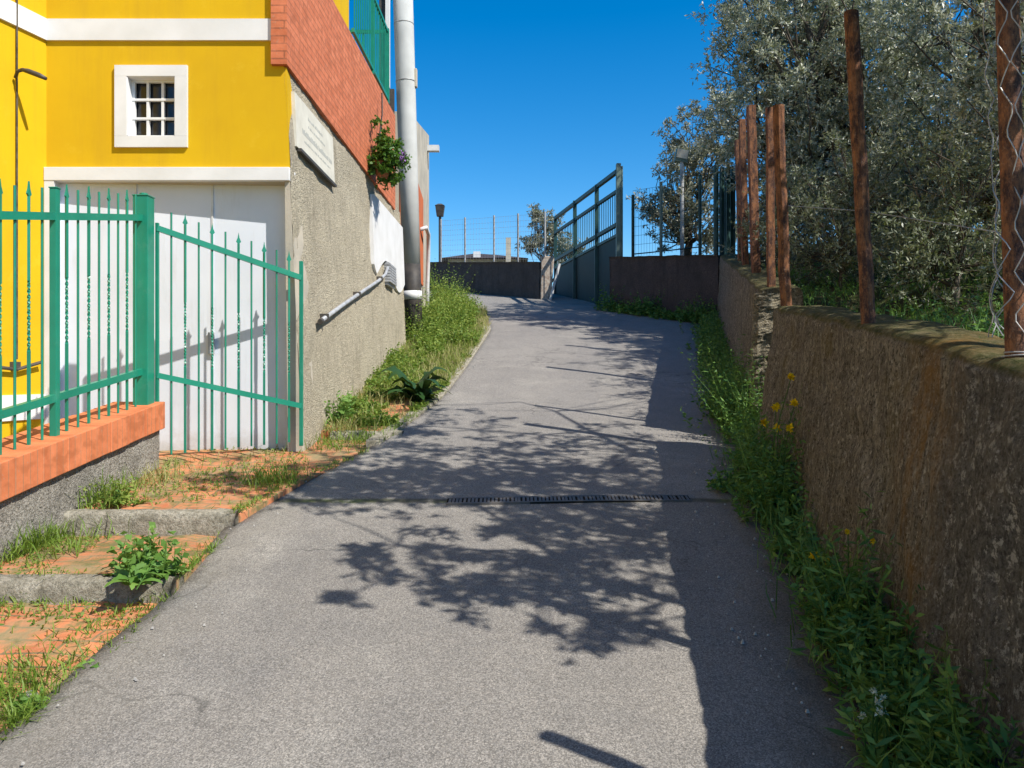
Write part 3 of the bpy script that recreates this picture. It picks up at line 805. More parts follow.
FX = -2.72
TR = lambda y: 2.405 + (y-4)*.19
BR = lambda y: 1.354 + (y-4)*.145
def picket(parent, x, y, zb, zt, twist, mat='green_paint', ang=0.0, r=.0075):
    b = MB()
    if not twist:
        b.tube([(x, y, zb), (x, y, zt)], r, 6)
        o = b.build('bar', MAT[mat], parent)
        return o
    # square bar with a twisted length in the middle
    n = 130; V = []; F = []
    zm0 = zb + (zt-zb)*.38; zm1 = zb + (zt-zb)*.66; s_ = r*1.35
    for i in range(n+1):
        z = zb + (zt-zb)*i/n; a = 0 if z < zm0 else (min(z, zm1)-zm0)*105
        fl = 1.0 if z < zm0 or z > zm1 else .45
        for k in range(4):
            u = (1.25 if fl < 1 else 1)*s_*math.cos(math.pi/4+k*math.pi/2); v_ = fl*s_*math.sin(math.pi/4+k*math.pi/2)
            V.append((x + u*math.cos(a) - v_*math.sin(a), y + u*math.sin(a) + v_*math.cos(a), z))
    F = [(i*4+k, i*4+(k+1) % 4, (i+1)*4+(k+1) % 4, (i+1)*4+k) for i in range(n) for k in range(4)]
    o = b.poly(V, F).build('bar', MAT[mat], parent)
    ca, sa = math.cos(ang), math.sin(ang)
    sp = MB(); w = .019; t = .005
    pr = [(0, 0), (w*.5, .012), (w, .02), (w*.35, .045), (0, .078), (-w*.35, .045), (-w, .02), (-w*.5, .012)]
    V = [(x + u*ca + t*sa*q, y + u*sa - t*ca*q, zt - .012 + h*1.25) for q in (-1, 1) for u, h in pr]; K = 8
    sp.poly(V, [tuple(range(K)), tuple(range(2*K-1, K-1, -1))] + [(k, K+k, K+(k+1) % K, (k+1) % K) for k in range(K)])
    s2 = sp.build('spear_tip', MAT[mat]); s2.parent = o
    return o

fence = empty('green_fence', (FX, 4.5, 1.2)); tag(fence, 'green metal picket fence with twisted bars on the brick-capped low wall', 'fence')
for y, w, ztop in ((4.64, .042, 2.69), (3.52, .042, 2.48), (2.40, .042, 2.26), (1.28, .042, 2.05)):
    MB().box((FX-w/2, y-w/2, LW(y)-.01), (FX+w/2, y+w/2, ztop)).box((FX-w/2-.004, y-w/2-.004, ztop), (FX+w/2+.004, y+w/2+.004, ztop+.008)).build('post', MAT['green_paint'], fence, bevel=.003)
b = MB().box((FX-.055, 5.76-.055, LW(5.76)-.01), (FX+.055, 5.76+.055, 2.89)).box((FX-.06, 5.70, 2.89), (FX+.06, 5.82, 2.90))
b.tube([(FX, 5.76, 2.90), (FX, 5.76, 2.92)], .03, 10)
b.build('corner_post', MAT['green_paint'], fence, bevel=.004)
MB().bar((FX, .1, TR(.1)), (FX, 5.71, TR(5.71)), .035, .045).build('rail', MAT['green_paint'], fence)
MB().bar((FX, .1, BR(.1)), (FX, 5.71, BR(5.71)), .035, .045).build('rail', MAT['green_paint'], fence)
ya = 4.5
for s0 in (4.64, 3.52, 2.40, 1.28):
    for k in range(1, 9):
        y = s0 + k*.1244
        picket(fence, FX, y, LW(y)-.005, TR(y)+(.11 if k % 2 else .165), k % 2 == 1, ang=math.pi/2)

# leaf of the garden gate, standing ajar before the garage door
g0 = A([-2.665, 5.86]); g1 = A([-1.712, 6.335])
gate = empty('garden_gate', (g0[0], g0[1], .95)); tag(gate, 'green picket gate leaf with sloping rails in front of the white garage door', 'gate')
gp = lambda t, z: (g0[0] + (g1[0]-g0[0])*t, g0[1] + (g1[1]-g0[1])*t, z)
gt = lambda t: 2.68 + (2.365-2.68)*t
gb = lambda t: 1.575 + (1.325-1.575)*t
MB().bar(gp(.0, gt(0)), gp(1.0, gt(1)), .035, .042).build('rail', MAT['green_paint'], gate)
MB().bar(gp(.0, gb(0)), gp(1.0, gb(1)), .035, .042).build('rail', MAT['green_paint'], gate)
b = MB(); p = gp(1.0, 0); b.box((p[0]-.014, p[1]-.014, 1.0), (p[0]+.014, p[1]+.014, 2.50)); b.build('end_stile', MAT['green_paint'], gate, bevel=.003)
p = gp(.0, 0); MB().box((p[0]-.012, p[1]-.012, 1.0), (p[0]+.012, p[1]+.012, 2.72)).build('end_stile', MAT['green_paint'], gate, bevel=.003)
for k in range(1, 11):
    t = k/11.0; p = gp(t, 0)
    picket(gate, p[0], p[1], .97 + .07*t, gt(t)+(.10 if k % 2 == 0 else .155), k % 2 == 0, ang=math.atan2(g1[1]-g0[1], g1[0]-g0[0]))

# ------------------------------------------------------------------ yellow house
H = empty('yellow_house', (-3.0, 7.0, .8)); tag(H, 'bright yellow rendered house with white bands, brick cladding and a garage', 'house')
def SX(y, z): return -1.86 + .045*(4-z) + (y-6.4)*.018      # battered side wall
YF = 6.4; XC = -3.82
DXL, DXR, ZL, ZLT = -3.745, -1.835, 3.165, 3.275
# facade: pieces round the door and window openings (window x -3.22..-2.77)
WX0, WX1, WZ0, WZ1 = -3.15, -2.757, 3.53, 4.02
def quadbox(x0, x1, z0, z1, y0=YF, y1=YF+.3, name='facade', mat='yellow_render'):
    return MB().box((x0, y0, z0), (x1, y1, z1))
b = MB()
XR = -1.87
b.box((XC, YF, ZLT), (WX0, YF+.3, 9.0)); b.box((WX1, YF, ZLT), (XR, YF+.3, 9.0))
b.box((WX0, YF, ZLT), (WX1, YF+.3, WZ0)); b.box((WX0, YF, WZ1), (WX1, YF+.3, 9.0))
b.build('facade_wall', MAT['yellow_render'], H)
# pier right of the opening, edge battered
MB().prism([(DXR, YF, .6), (SX(YF, .6)+.002, YF, .6), (SX(YF, .6)+.0, YF+.45, .6), (DXR, YF+.45, .6),
            (DXR-.03, YF, ZL), (SX(YF, ZL)+.0, YF, ZL), (SX(YF, ZL)+.0, YF+.45, ZL), (DXR-.03, YF+.45, ZL)]).build('door_pier', MAT['beige_render'], H)
b = MB(); b.box((XC-.004, YF-.025, .6), (DXL, YF+.28, ZL)); b.build('door_jamb', MAT['white_paint'], H)
b = MB(); b.box((XC-.006, YF-.03, ZL), (SX(YF, ZL)+.003, YF+.30, ZLT)); b.build('lintel', MAT['white_paint'], H, bevel=.004)
# side wall of coarse stucco
V = []; ysd = list(np.arange(YF, 12.25, .07)); nz = 46
for y in ysd:
    zb = zs(0, y) - .3; zt = 4.1
    for k in range(nz):
        z = zb + (zt-zb)*k/(nz-1)
        V.append((SX(y, z) + .022*fbm(3, y, z, 1.6, 5) + .007*fbm(9, y, z, 16, 3), y, z))
F = [(i*nz+k, (i+1)*nz+k, (i+1)*nz+k+1, i*nz+k+1) for i in range(len(ysd)-1) for k in range(nz-1)]
o = np_obj('side_wall', V, F, MAT['gray_stucco'], H, smooth=True); o.location = -A(H.location)
MB().prism([(-6, YF+.46, .3), (-1.76, YF+.46, .3), (-1.66, 12.2, .3), (-6, 12.2, .3), (-6, YF+.46, 4.09), (-1.91, YF+.46, 4.09), (-1.81, 12.2, 4.09), (-6, 12.2, 4.09)]).build('wall_core', MAT['gray_stucco'], H)
MB().prism([(-2.2, 12.2, 1.2), (SX(12.2, 1.2)+.01, 12.2, 1.2), (SX(12.2, 1.2)-.05, 12.26, 1.2), (-2.2, 12.26, 1.2), (-2.2, 12.2, 4.1), (SX(12.2, 4.1)+.01, 12.2, 4.1), (SX(12.2, 4.1)-.05, 12.26, 4.1), (-2.2, 12.26, 4.1)]).build('end_wall', MAT['gray_stucco'], H)
# narrow stucco return between facade and side wall
b = MB().prism([(XR-.01, YF+.001, ZLT), (SX(YF, ZLT)+.006, YF+.001, ZLT), (SX(YF, ZLT)-.03, YF+.3, ZLT), (XR-.01, YF+.3, ZLT),
                (XR-.01, YF+.001, 4.1), (SX(YF, 4.1)+.014, YF+.001, 4.1), (SX(YF, 4.1)-.01, YF+.3, 4.1), (XR-.01, YF+.3, 4.1)])
b.build('corner_return', MAT['yellow_render'], H)
# brick cladding, wraps round the corner
bx0 = SX(YF, 4.1)
b = MB()
b.prism([(-1.975, YF-.05, 4.10), (-1.83, YF-.05, 4.10), (-1.69, 12.3, 4.02), (-2.02, 12.3, 4.02), (-1.975, YF-.05, 9), (-1.83, YF-.05, 9), (-1.83, YF+.001, 9), (-1.975, YF+.001, 9)][:0] or
        [(-1.965, YF-.045, 4.11), (-1.835, YF-.045, 4.11), (-1.735, 11.6, 4.01), (-1.9, 11.6, 4.01), (-1.965, YF-.045, 5.33), (-1.835, YF-.045, 5.33), (-1.735, 11.6, 5.41), (-1.9, 11.6, 5.41)])
b.box((-1.965, YF-.045, 5.331), (-1.84, YF+.10, 9.0))
b.build('brick_cladding', MAT['brick_cladding'], H)
# upper storey (yellow) over the first part of the side
MB().prism([(-6, YF+.301, 4.2), (-1.87, YF+.301, 5.3), (-1.84, 8.8, 5.33), (-6, 8.8, 4.2), (-6, YF+.301, 9.0), (-1.87, YF+.301, 9), (-1.84, 8.8, 9), (-6, 8.8, 9)]).build('upper_wall', MAT['yellow_render'], H)
MB().box((-6, 8.81, 4.1), (-1.90, 11.6, 5.43)).build('terrace', MAT['beige_render'], H)
# white band with mitred return on the wing
ZB0, ZB1 = 4.315, 4.49
MB().box((XC+.001, YF-.022, ZB0), (-1.966, YF+.02, ZB1)).build('white_band', MAT['white_paint'], H)
WG = lambda y: XC - .30*(YF - y)
WY0 = 1.0
def wing(z0, z1, off, name, mat, y1=YF):
    return MB().prism([(WG(WY0)-.5, WY0, z0), (WG(WY0)+off, WY0, z0), (WG(y1)+off, y1, z0), (WG(y1)-.5, y1, z0),
                       (WG(WY0)-.5, WY0, z1), (WG(WY0)+off, WY0, z1), (WG(y1)+off, y1, z1), (WG(y1)-.5, y1, z1)]).build(name, MAT[mat], H)
wing(.5, 9.0, 0, 'wing_wall', 'yellow_render', YF+.2)
wing(ZB0, ZB1, .022, 'white_band', 'white_paint', YF-.023)
wing(1.22, 1.42, .02, 'plinth_band', 'white_paint', YF-.03)
# garage door: hung askew, flush at the left and set back on the right
d0 = A([DXL-.02, YF+.06]); d1 = A([DXR-.002, YF+.15])
gd = MB()
nn = unit(A([d1[1]-d0[1], -(d1[0]-d0[0])]))   # towards the lane
def dpt(t, off, z): return (d0[0]+(d1[0]-d0[0])*t + nn[0]*off, d0[1]+(d1[1]-d0[1])*t + nn[1]*off, z)
def dbox(m_, t0, t1, o0, o1, z0, z1):
    m_.prism([dpt(t0, o1, z0), dpt(t1, o1, z0), dpt(t1, o0, z0), dpt(t0, o0, z0), dpt(t0, o1, z1), dpt(t1, o1, z1), dpt(t1, o0, z1), dpt(t0, o0, z1)])
dbox(gd, 0, 1, -.03, 0, .75, ZL+.02)
door = gd.build('garage_door', MAT['white_door'], H)
for t in (.33, .655):
    q = MB(); dbox(q, t-.004, t+.004, -.002, .008, .8, ZL); o = q.build('door_seam', MAT['white_plastic']); o.parent = door
q = MB(); dbox(q, .64, .665, .008, .03, 1.75, 1.93); o = q.build('door_handle', MAT['gray_pipe']); o.parent = door
MB().prism([(DXL, YF+.05, ZL-.001), (DXR+.02, YF+.02, ZL-.001), (DXR+.02, YF+.46, ZL-.001), (DXL, YF+.46, ZL-.001),
            (DXL, YF+.05, ZL+.02), (DXR+.02, YF+.02, ZL+.02), (DXR+.02, YF+.46, ZL+.02), (DXL, YF+.46, ZL+.02)]).build('soffit', MAT['beige_render'], H)
# window
wo = MB(); e0, e1 = .13, .12
wo.box((WX0-e0+.03, YF-.025, WZ0-e1+.03), (WX1+e0-.03, YF-.001, WZ0)); wo.box((WX0-e0+.03, YF-.025, WZ1), (WX1+e0-.03, YF-.001, WZ1+e1-.03))
wo.box((WX0-e0+.03, YF-.025, WZ0+.001), (WX0, YF-.001, WZ1-.001)); wo.box((WX1, YF-.025, WZ0+.001), (WX1+e0-.03, YF-.001, WZ1-.001))
wo.box((WX0, YF-.02, WZ0), (WX0+.006, YF+.2, WZ1)); wo.box((WX1-.006, YF-.02, WZ0), (WX1, YF+.2, WZ1)); wo.box((WX0, YF-.02, WZ0), (WX1, YF+.2, WZ0+.006)); wo.box((WX0, YF-.02, WZ1-.006), (WX1, YF+.2, WZ1))
win = wo.build('window', MAT['white_paint'], H)
gl = MB().box((WX0+.006, YF+.095, WZ0+.006), (WX1-.006, YF+.10, WZ1-.006)).build('pane', MAT['glass']); gl.parent = win
gr = MB()
for k in range(0, 4):
    x = WX0 + .012 + (WX1-WX0-.024)*k/3; w_ = .016 if k in (0, 3) else .010
    gr.box((x-w_, YF+.055, WZ0+.006), (x+w_, YF+.085, WZ1-.006))
for k in range(0, 4):
    z = WZ0 + .012 + (WZ1-WZ0-.024)*k/3; w_ = .012 if k in (0, 3) else .009
    gr.box((WX0+.006, YF+.05, z-w_), (WX1-.006, YF+.082, z+w_))
gr = gr.build('window_grid', MAT['white_paint']); gr.parent = win
# white plastered patch and grille box on the side wall, sloping pipe
V = []; pys = np.linspace(9.75, 12.2, 30)
b = MB()
for i in range(29):
    y, y2 = pys[i], pys[i+1]
    def bot(yy_): return 2.95 + .16*math.sin(yy_*3.1) + (.35*(9.9-yy_)/.35 if yy_ < 9.9 else 0)
    def top_(yy_): return 3.86 - max(0, 9.9-yy_)*.25
    b.prism([(SX(y, 3)-.03, y, bot(y)), (SX(y, 3)+.035, y, bot(y)), (SX(y2, 3)+.035, y2, bot(y2)), (SX(y2, 3)-.03, y2, bot(y2)),
             (SX(y, 3.86)-.03, y, top_(y)), (SX(y, 3.86)+.04, y, top_(y)), (SX(y2, 3.86)+.04, y2, top_(y2)), (SX(y2, 3.86)-.03, y2, top_(y2))])
b.build('white_plaster_patch', MAT['white_paint'], H)
b = MB()
for (ya_, za_), (yb_, zb_) in (((10.6, 3.02), (11.2, 3.02)),):
    for k in range(7):
        z = 2.83 + .038*k
        b.box((SX(ya_, z)-.0, ya_, z), (SX(ya_, z)+.08, yb_, z+.028))
    b.box((SX(ya_, 2.9)-.02, ya_+.02, 2.79), (SX(ya_, 2.9)+.055, yb_-.02, 3.10))
b.build('vent_grille', MAT['gray_pipe'], H)
pp = [(SX(y, z)+.05, y, z) for y, z in ((7.0, 2.06), (7.8, 2.26), (8.8, 2.50), (9.9, 2.76), (10.4, 2.9), (10.6, 3.02))]
pp2 = MB().tube(pp, .021, 12)
pp2 = pp2.build('wall_pipe', MAT['gray_pipe'], H, smooth=True)
for y, z in ((7.15, 2.1), (8.6, 2.45), (10.0, 2.79)):
    q = MB().box((SX(y, z)-.01, y-.012, z-.034), (SX(y, z)+.082, y+.012, z+.034)); q = q.build('pipe_clip', MAT['dark_metal']); q.parent = pp2
# end cap dark
q = MB().tube([(SX(7.0, 2.06)+.05, 6.955, 2.048), (SX(7.0, 2.06)+.05, 7.01, 2.0625)], .025, 12).build('pipe_cap', MAT['dark_metal']); q.parent = pp2
# terrace railing
RX = -1.80
rail = MB()
for z in (5.47, 6.42): rail.bar((RX, 8.82, z), (RX+.035, 11.05, z), .035, .045)
rail.bar((RX+.035, 11.05, 5.4), (RX+.035, 11.05, 6.46), .05); rail.bar((RX+.02, 9.95, 5.4), (RX+.02, 9.95, 6.46), .04)
rail.bar((RX+.035, 11.05, 6.42), (-4.5, 11.05, 6.42), .035, .045); rail.bar((RX+.035, 11.05, 5.5), (-4.5, 11.05, 5.5), .035, .045)
RL = rail.build('terrace_railing', MAT['green_paint'], H)
q = MB()
for k in range(20):
    y = 8.9 + k*.11; q.tube([(RX+.016*(y-8.8), y, 5.5), (RX+.016*(y-8.8), y, 6.42)], .008, 5)
for k in range(22):
    x = -1.88 - k*.115; q.tube([(x, 11.05, 5.5), (x, 11.05, 6.42)], .008, 5)
q = q.build('balusters', MAT['green_paint']); q.parent = RL
# roof, just above the frame
MB().box((-6.3, YF-.35, 9.0), (-1.6, 9.1, 9.12)).build('roof', MAT['terracotta'], H)
# dangling cable on the brick
MB().tube([(-1.70, 10.2, 5.25), (-1.69, 10.15, 4.95), (-1.71, 10.1, 4.7), (-1.70, 9.95, 4.45)], .010, 5).tube([(-1.70, 10.12, 4.8), (-1.69, 10.35, 4.6), (-1.7, 10.5, 4.55)], .009, 5).build('loose_cable', MAT['cable'], H)

# wall lamp with its conduit
wl = empty('wall_lamp', (-3.9, 6.14, 3.9)); tag(wl, 'slim tubular outdoor lamp on an arm, high on the yellow wing wall', 'lamp')
cx = WG(6.12)+.02
MB().tube([(cx, 6.12, 6.2), (cx, 6.12, 1.70)], .007, 6).build('conduit', MAT['bark'], wl)
MB().tube([(cx, 6.1, 3.90), (cx+.03, 6.08, 3.945), (cx+.09, 6.06, 3.95)], .014, 8).build('arm', MAT['dark_metal'], wl, smooth=True)
MB().tube([(cx+.07, 6.06, 3.95), (cx+.13, 6.055, 3.935), (cx+.22, 6.05, 3.90), (cx+.27, 6.05, 3.875)], [.012, .020, .020, .014], 10).build('lamp_head', MAT['dark_metal'], wl, smooth=True)
tag(MB().box((WG(6.1)-.01, 6.08, 1.62), (WG(6.1)+.05, 6.13, 1.68)).tube([(WG(5.7)+.05, 5.7, 1.66), (WG(6.1)+.04, 6.1, 1.62), (WG(6.3)+.05, 6.3, 1.68)], .014, 8).build('water_tap', MAT['dark_metal']), 'small dark pipe and tap low on the yellow wing wall', 'tap')

# plaque on the stucco
pl = empty('wall_plaque', (SX(7, 3.75)+.02, 7.0, 3.5)); tag(pl, 'pale stone plaque with faded illegible inscription under the brick cladding', 'sign')
py0, py1 = 6.56, 7.86
def pq(y0, y1, z0, z1, o0, o1, m_):
    m_.prism([(SX(y0, z0)+o0, y0, z0), (SX(y0, z0)+o1, y0, z0), (SX(y1, z0)+o1, y1, z0), (SX(y1, z0)+o0, y1, z0),
              (SX(y0, z1)+o0, y0, z1), (SX(y0, z1)+o1, y0, z1), (SX(y1, z1)+o1, y1, z1), (SX(y1, z1)+o0, y1, z1)]); return m_
pq(py0, py1, 3.50, 3.96, -.01, .026, MB()).build('slab', MAT['sandstone'], pl)
q = MB(); r_ = np.random.default_rng(12)
for z, ya_, yb_, hh in ((3.84, 6.95, 7.45, .030), (3.77, 6.95, 7.5, .022), (3.665, 6.75, 7.75, .05), (3.60, 6.8, 7.7, .02)):
    y = ya_
    while y < yb_:
        w_ = .012 + .022*r_.random()
        pq(y, y+w_, z, z+hh*(.6+.4*r_.random()), .0265, .0275, q); y += w_ + .010 + .018*(r_.random() > .8)
q.build('inscription', MAT['faded_ink'], pl)
q = MB(); q.bar((SX(6.6, 3.45)+.03, py0+.05, 3.485), (SX(7.8, 3.45)+.03, py1-.01, 3.47), .035, .026); q.build('dark_bar', MAT['dark_metal'], pl)  # dark bar along the lower edge of the slab

# hanging basket
hb = empty('hanging_basket', (-1.56, 9.75, 4.1)); tag(hb, 'wall basket overflowing with green foliage and purple flowers beside the pole', 'plant basket')
MB().tube([(-1.62, 9.75, 4.02), (-1.62, 9.75, 4.06), (-1.62, 9.75, 4.2), (-1.62, 9.75, 4.22)], [.06, .08, .12, .13], 16).build('pot', MAT['terracotta'], hb, smooth=True)
MB().bar((-1.80, 9.75, 4.15), (-1.55, 9.75, 4.15), .02).build('bracket', MAT['dark_metal'], hb)
r_ = np.random.default_rng(6)
cc = A([-1.56, 9.75, 4.21]) + unit(r_.normal(size=(95, 3)))*(.28*r_.random((95, 1))**.5)*A([.85, 1, 1.0])
cc = np.concatenate([cc, A([-1.60, 9.75, 4.58]) + r_.normal(size=(8, 3))*A([.05, .06, .07])])
v, f, q = twig_leaves(cc, np.full(len(cc), .10), 0, 6, 9, .045, .03, r_)
o = np_obj('foliage', v, f, MAT['basket_leaf'], hb, rnd=q); o.location = -A(hb.location)
pc = A([-1.35, 9.62, 4.25]) + r_.normal(size=(130, 3))*A([.022, .03, .035])
v, f, q = leaves(pc, r_.normal(size=pc.shape), np.full(130, .022), np.full(130, .02), r_)
o = np_obj('flower_cluster', v, f, MAT['purple_petal'], hb, rnd=q); o.location = -A(hb.location)

# concrete pole
PB = A([-1.60, 12.75]); PT = A([-1.83, 12.75]); zp0, zp1 = zr(12.75)-.1, 9.2
pole = empty('utility_pole', (PB[0], PB[1], zp0)); tag(pole, 'tall pale concrete pole with blackened base next to the stucco wall', 'pole')
def pc_(z): t = (z-zp0)/(zp1-zp0); return (PB[0]+(PT[0]-PB[0])*t, PB[1], z)
MB().tube([pc_(z) for z in (3.35, 5, 7, zp1)], [.145, .155, .162, .165], 16).build('shaft', MAT['concrete_pole'], pole, smooth=True)
MB().tube([pc_(z) for z in (zp0, 2.9, 3.352)], [.15, .149, .147], 16).build('black_base', MAT['black_paint'], pole, smooth=True)
for za_, zb_ in ((2.78, 2.92), (2.17, 2.19)): MB().tube([pc_(z) for z in (za_, zb_)], .155, 16).build('white_ring', MAT['white_paint'], pole, smooth=True)
for za_ in (6.33, 7.27): MB().tube([pc_(z) for z in (za_, za_+.015)], .166, 16).build('strap', MAT['galvanized'], pole, smooth=True)
MB().box((-2.03, 12.5, 6.17), (-1.965, 12.58, 9.2)).build('white_conduit', MAT['white_paint'], pole)
MB().box((-2.14, 12.55, 6.0), (-2.03, 12.66, 9.2)).box((-1.99, 12.56, 4.2), (-1.90, 12.62, 6.16)).build('dark_strip', MAT['dark_metal'], pole)  # dark upright strips left of the shaft
MB().box((-1.64, 12.7, 6.25), (-1.55, 12.8, 6.55)).build('junction_box', MAT['beige_render'], pole, bevel=.01)

# second house behind the pole
h2 = empty('beige_house', (-1.85, 15, 2)); tag(h2, 'narrow weathered beige and orange house wall just beyond the concrete pole', 'house')
X2 = lambda y: -1.74 - (y-13.2)*.018
MB().prism([(-6, 13.2, 1.2), (X2(13.2), 13.2, 1.2), (X2(17), 17, 1.2), (-6, 17, 1.2), (-6, 13.2, 6.2), (X2(13.2), 13.2, 6.0), (X2(17), 17, 6.75), (-6, 17, 6.4)]).build('wall', MAT['beige_render'], h2)
MB().prism([(-1.9, 13.19, 3.3), (X2(13.2)+.03, 13.19, 3.3), (X2(15.4)+.03, 15.4, 3.3), (-1.9, 15.4, 3.3), (-1.9, 13.19, 5.2), (X2(13.2)+.03, 13.19, 5.2), (X2(15.4)+.03, 15.4, 5.0), (-1.9, 15.4, 5.0)]).build('orange_panel', MAT['orange_render'], h2)
MB().tube([(X2(14.9)+.02, 14.8, 4.3), (X2(14.9)+.13, 14.9, 4.36), (X2(15.3)+.14, 15.3, 4.3), (X2(15.5)+.12, 15.5, 4.0), (X2(15.5)+.1, 15.5, 3.3), (X2(15.5)+.1, 15.5, 2.7)], .04, 10).build('drainpipe', MAT['white_plastic'], h2, smooth=True)
MB().box((X2(16.6)-.05, 16.55, 6.3), (X2(16.6)+.25, 16.7, 6.42)).build('eave_light', MAT['white_plastic'], h2)

# ------------------------------------------------------------------ top of the lane
def sl(name, label, px, y, ztop, zbase, head):
    x = (px-512)/FPX*y
    t = empty(name, (x, y, zbase)); tag(t, label, 'street lamp')
    MB().tube([(x, y, zbase), (x, y, ztop-.25)], .045, 10).build('pole', MAT['dark_metal' if head == 'box' else 'galvanized'], t)
    if head == 'box':
        MB().prism([(x-.10, y-.1, ztop-.36), (x+.10, y-.1, ztop-.36), (x+.10, y+.1, ztop-.36), (x-.10, y+.1, ztop-.36), (x-.14, y-.14, ztop-.04), (x+.14, y-.14, ztop-.04), (x+.14, y+.14, ztop-.04), (x-.14, y+.14, ztop-.04)]).build('lamp_head', MAT['black_paint'], t)
        MB().prism([(x-.15, y-.15, ztop-.04), (x+.15, y-.15, ztop-.04), (x+.15, y+.15, ztop-.04), (x-.15, y+.15, ztop-.04), (x-.05, y-.05, ztop+.03), (x+.05, y-.05, ztop+.03), (x+.05, y+.05, ztop+.03), (x-.05, y+.05, ztop+.03)]).build('cap', MAT['dark_metal'], t)
    else:
        MB().prism([(x-.17, y-.03, ztop-.27), (x+.11, y-.06, ztop-.34), (x+.12, y+.12, ztop-.34), (x-.16, y+.12, ztop-.27), (x-.13, y-.10, ztop), (x+.15, y-.13, ztop-.07), (x+.15, y+.10, ztop-.02), (x-.13, y+.10, ztop)]).build('lamp_head', MAT['pale_green'], t)
        MB().prism([(x-.145, y-.06, ztop-.20), (x+.10, y-.085, ztop-.26), (x+.10, y-.08, ztop-.26), (x-.145, y-.05, ztop-.20), (x-.12, y-.112, ztop-.02), (x+.125, y-.137, ztop-.08), (x+.125, y-.12, ztop-.08), (x-.12, y-.09, ztop-.02)]).build('glass', MAT['lamp_glass'], t)
sl('street_lamp', 'small black lantern lamp on a post beyond the left wall', 440, 24.5, 6.85, 4.6, 'box')
sl('flood_lamp', 'floodlight on a thin pole in front of the distant olive tree', 682, 18.0, 6.75, 3.9, 'flood')

# mesh fence on the left wall
mf = empty('mesh_fence', (-.5, 22.2, 4.6)); tag(mf, 'thin mesh fence on posts along the dark curved wall', 'fence')
fp = []
for px in (441, 465, 494, 518, 545):
    # intersection with wall centre line
    t_ = np.interp(px, [432, 540], [0, 1]); x = -2.4 + t_*(0.62+2.4); 
    y = np.interp(x, [-2.2, -.75, .1, .57], [23.8, 22.1, 21.05, 20.4]); x = (px-512)/FPX*y
    zb = np.interp(y, [20.3, 24], [4.45, 4.96]); fp.append((x, y, zb))
    MB().tube([(x, y, zb-.05), (x, y, zb+1.33)], .028, 8).build('post', MAT['galvanized'], mf)
w_ = MB()
for k in range(len(fp)-1):
    a_, c_ = A(fp[k]), A(fp[k+1])
    for j in range(9): w_.tube([a_ + A([0, 0, .08+.15*j]), c_ + A([0, 0, .08+.15*j])], .0028, 3, cap=False)
    for j in range(1, 10):
        t = j/10; p_ = a_*(1-t) + c_*t; w_.tube([p_, p_ + A([0, 0, 1.28])], .0022, 3, cap=False)
w_.build('mesh', MAT['galvanized'], mf)

# sliding gate
sg = empty('sliding_gate', (2.35, 17.3, 3.0)); tag(sg, 'large dark green sliding gate with sheet panel below and rails above', 'gate')
q0 = A([2.34, 17.35]); q1 = A([1.24, 22.3])
sp_ = lambda t, z: (q0[0]+(q1[0]-q0[0])*t, q0[1]+(q1[1]-q0[1])*t, z)
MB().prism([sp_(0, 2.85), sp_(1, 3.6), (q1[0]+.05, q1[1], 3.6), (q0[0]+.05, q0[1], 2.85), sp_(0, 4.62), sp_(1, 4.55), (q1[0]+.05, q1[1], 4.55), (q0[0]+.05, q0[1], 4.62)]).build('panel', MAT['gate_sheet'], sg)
for z0_, z1_, w_ in ((6.06, 6.0, .085), (5.62, 5.58, .07), (4.88, 4.80, .08), (4.64, 4.57, .06)):
    MB().bar(sp_(0, z0_), sp_(1, z1_), w_).build('rail', MAT['far_green'], sg)
for k in range(1, 34):
    t = k/34.0; MB().bar(sp_(t, 4.65), sp_(t, 5.6), .016).build('bar', MAT['far_green'], sg)
for t in (.27, .62):
    p = sp_(t, 0); MB().box((p[0]-.06, p[1]-.04, 3.0), (p[0]+.035, p[1]+.04, 6.08)).build('stile', MAT['far_green'], sg)
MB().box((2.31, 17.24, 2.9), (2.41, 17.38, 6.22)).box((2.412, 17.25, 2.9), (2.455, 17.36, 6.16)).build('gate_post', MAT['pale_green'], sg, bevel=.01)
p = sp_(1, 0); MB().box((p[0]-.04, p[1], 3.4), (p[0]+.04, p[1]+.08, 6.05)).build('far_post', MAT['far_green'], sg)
# pier and plank by the gate
pr_ = empty('gate_pier', (.95, 20.6, 3.4)); tag(pr_, 'crumbling pale pier at the end of the left wall by the gate', 'pier')
MB().prism([(.74, 20.25, 3.3), (1.0, 20.25, 3.3), (1.0, 20.7, 3.3), (.74, 20.7, 3.3), (.76, 20.25, 4.62), (1.1, 20.25, 4.6), (1.1, 20.7, 4.6), (.76, 20.7, 4.62)]).build('pier_block', MAT['old_wood'], pr_, bevel=.02)
MB().bar((.98, 20.15, 3.45), (1.23, 20.2, 4.4), .09, .05).build('leaning_plank', MAT['white_plastic'], pr_)

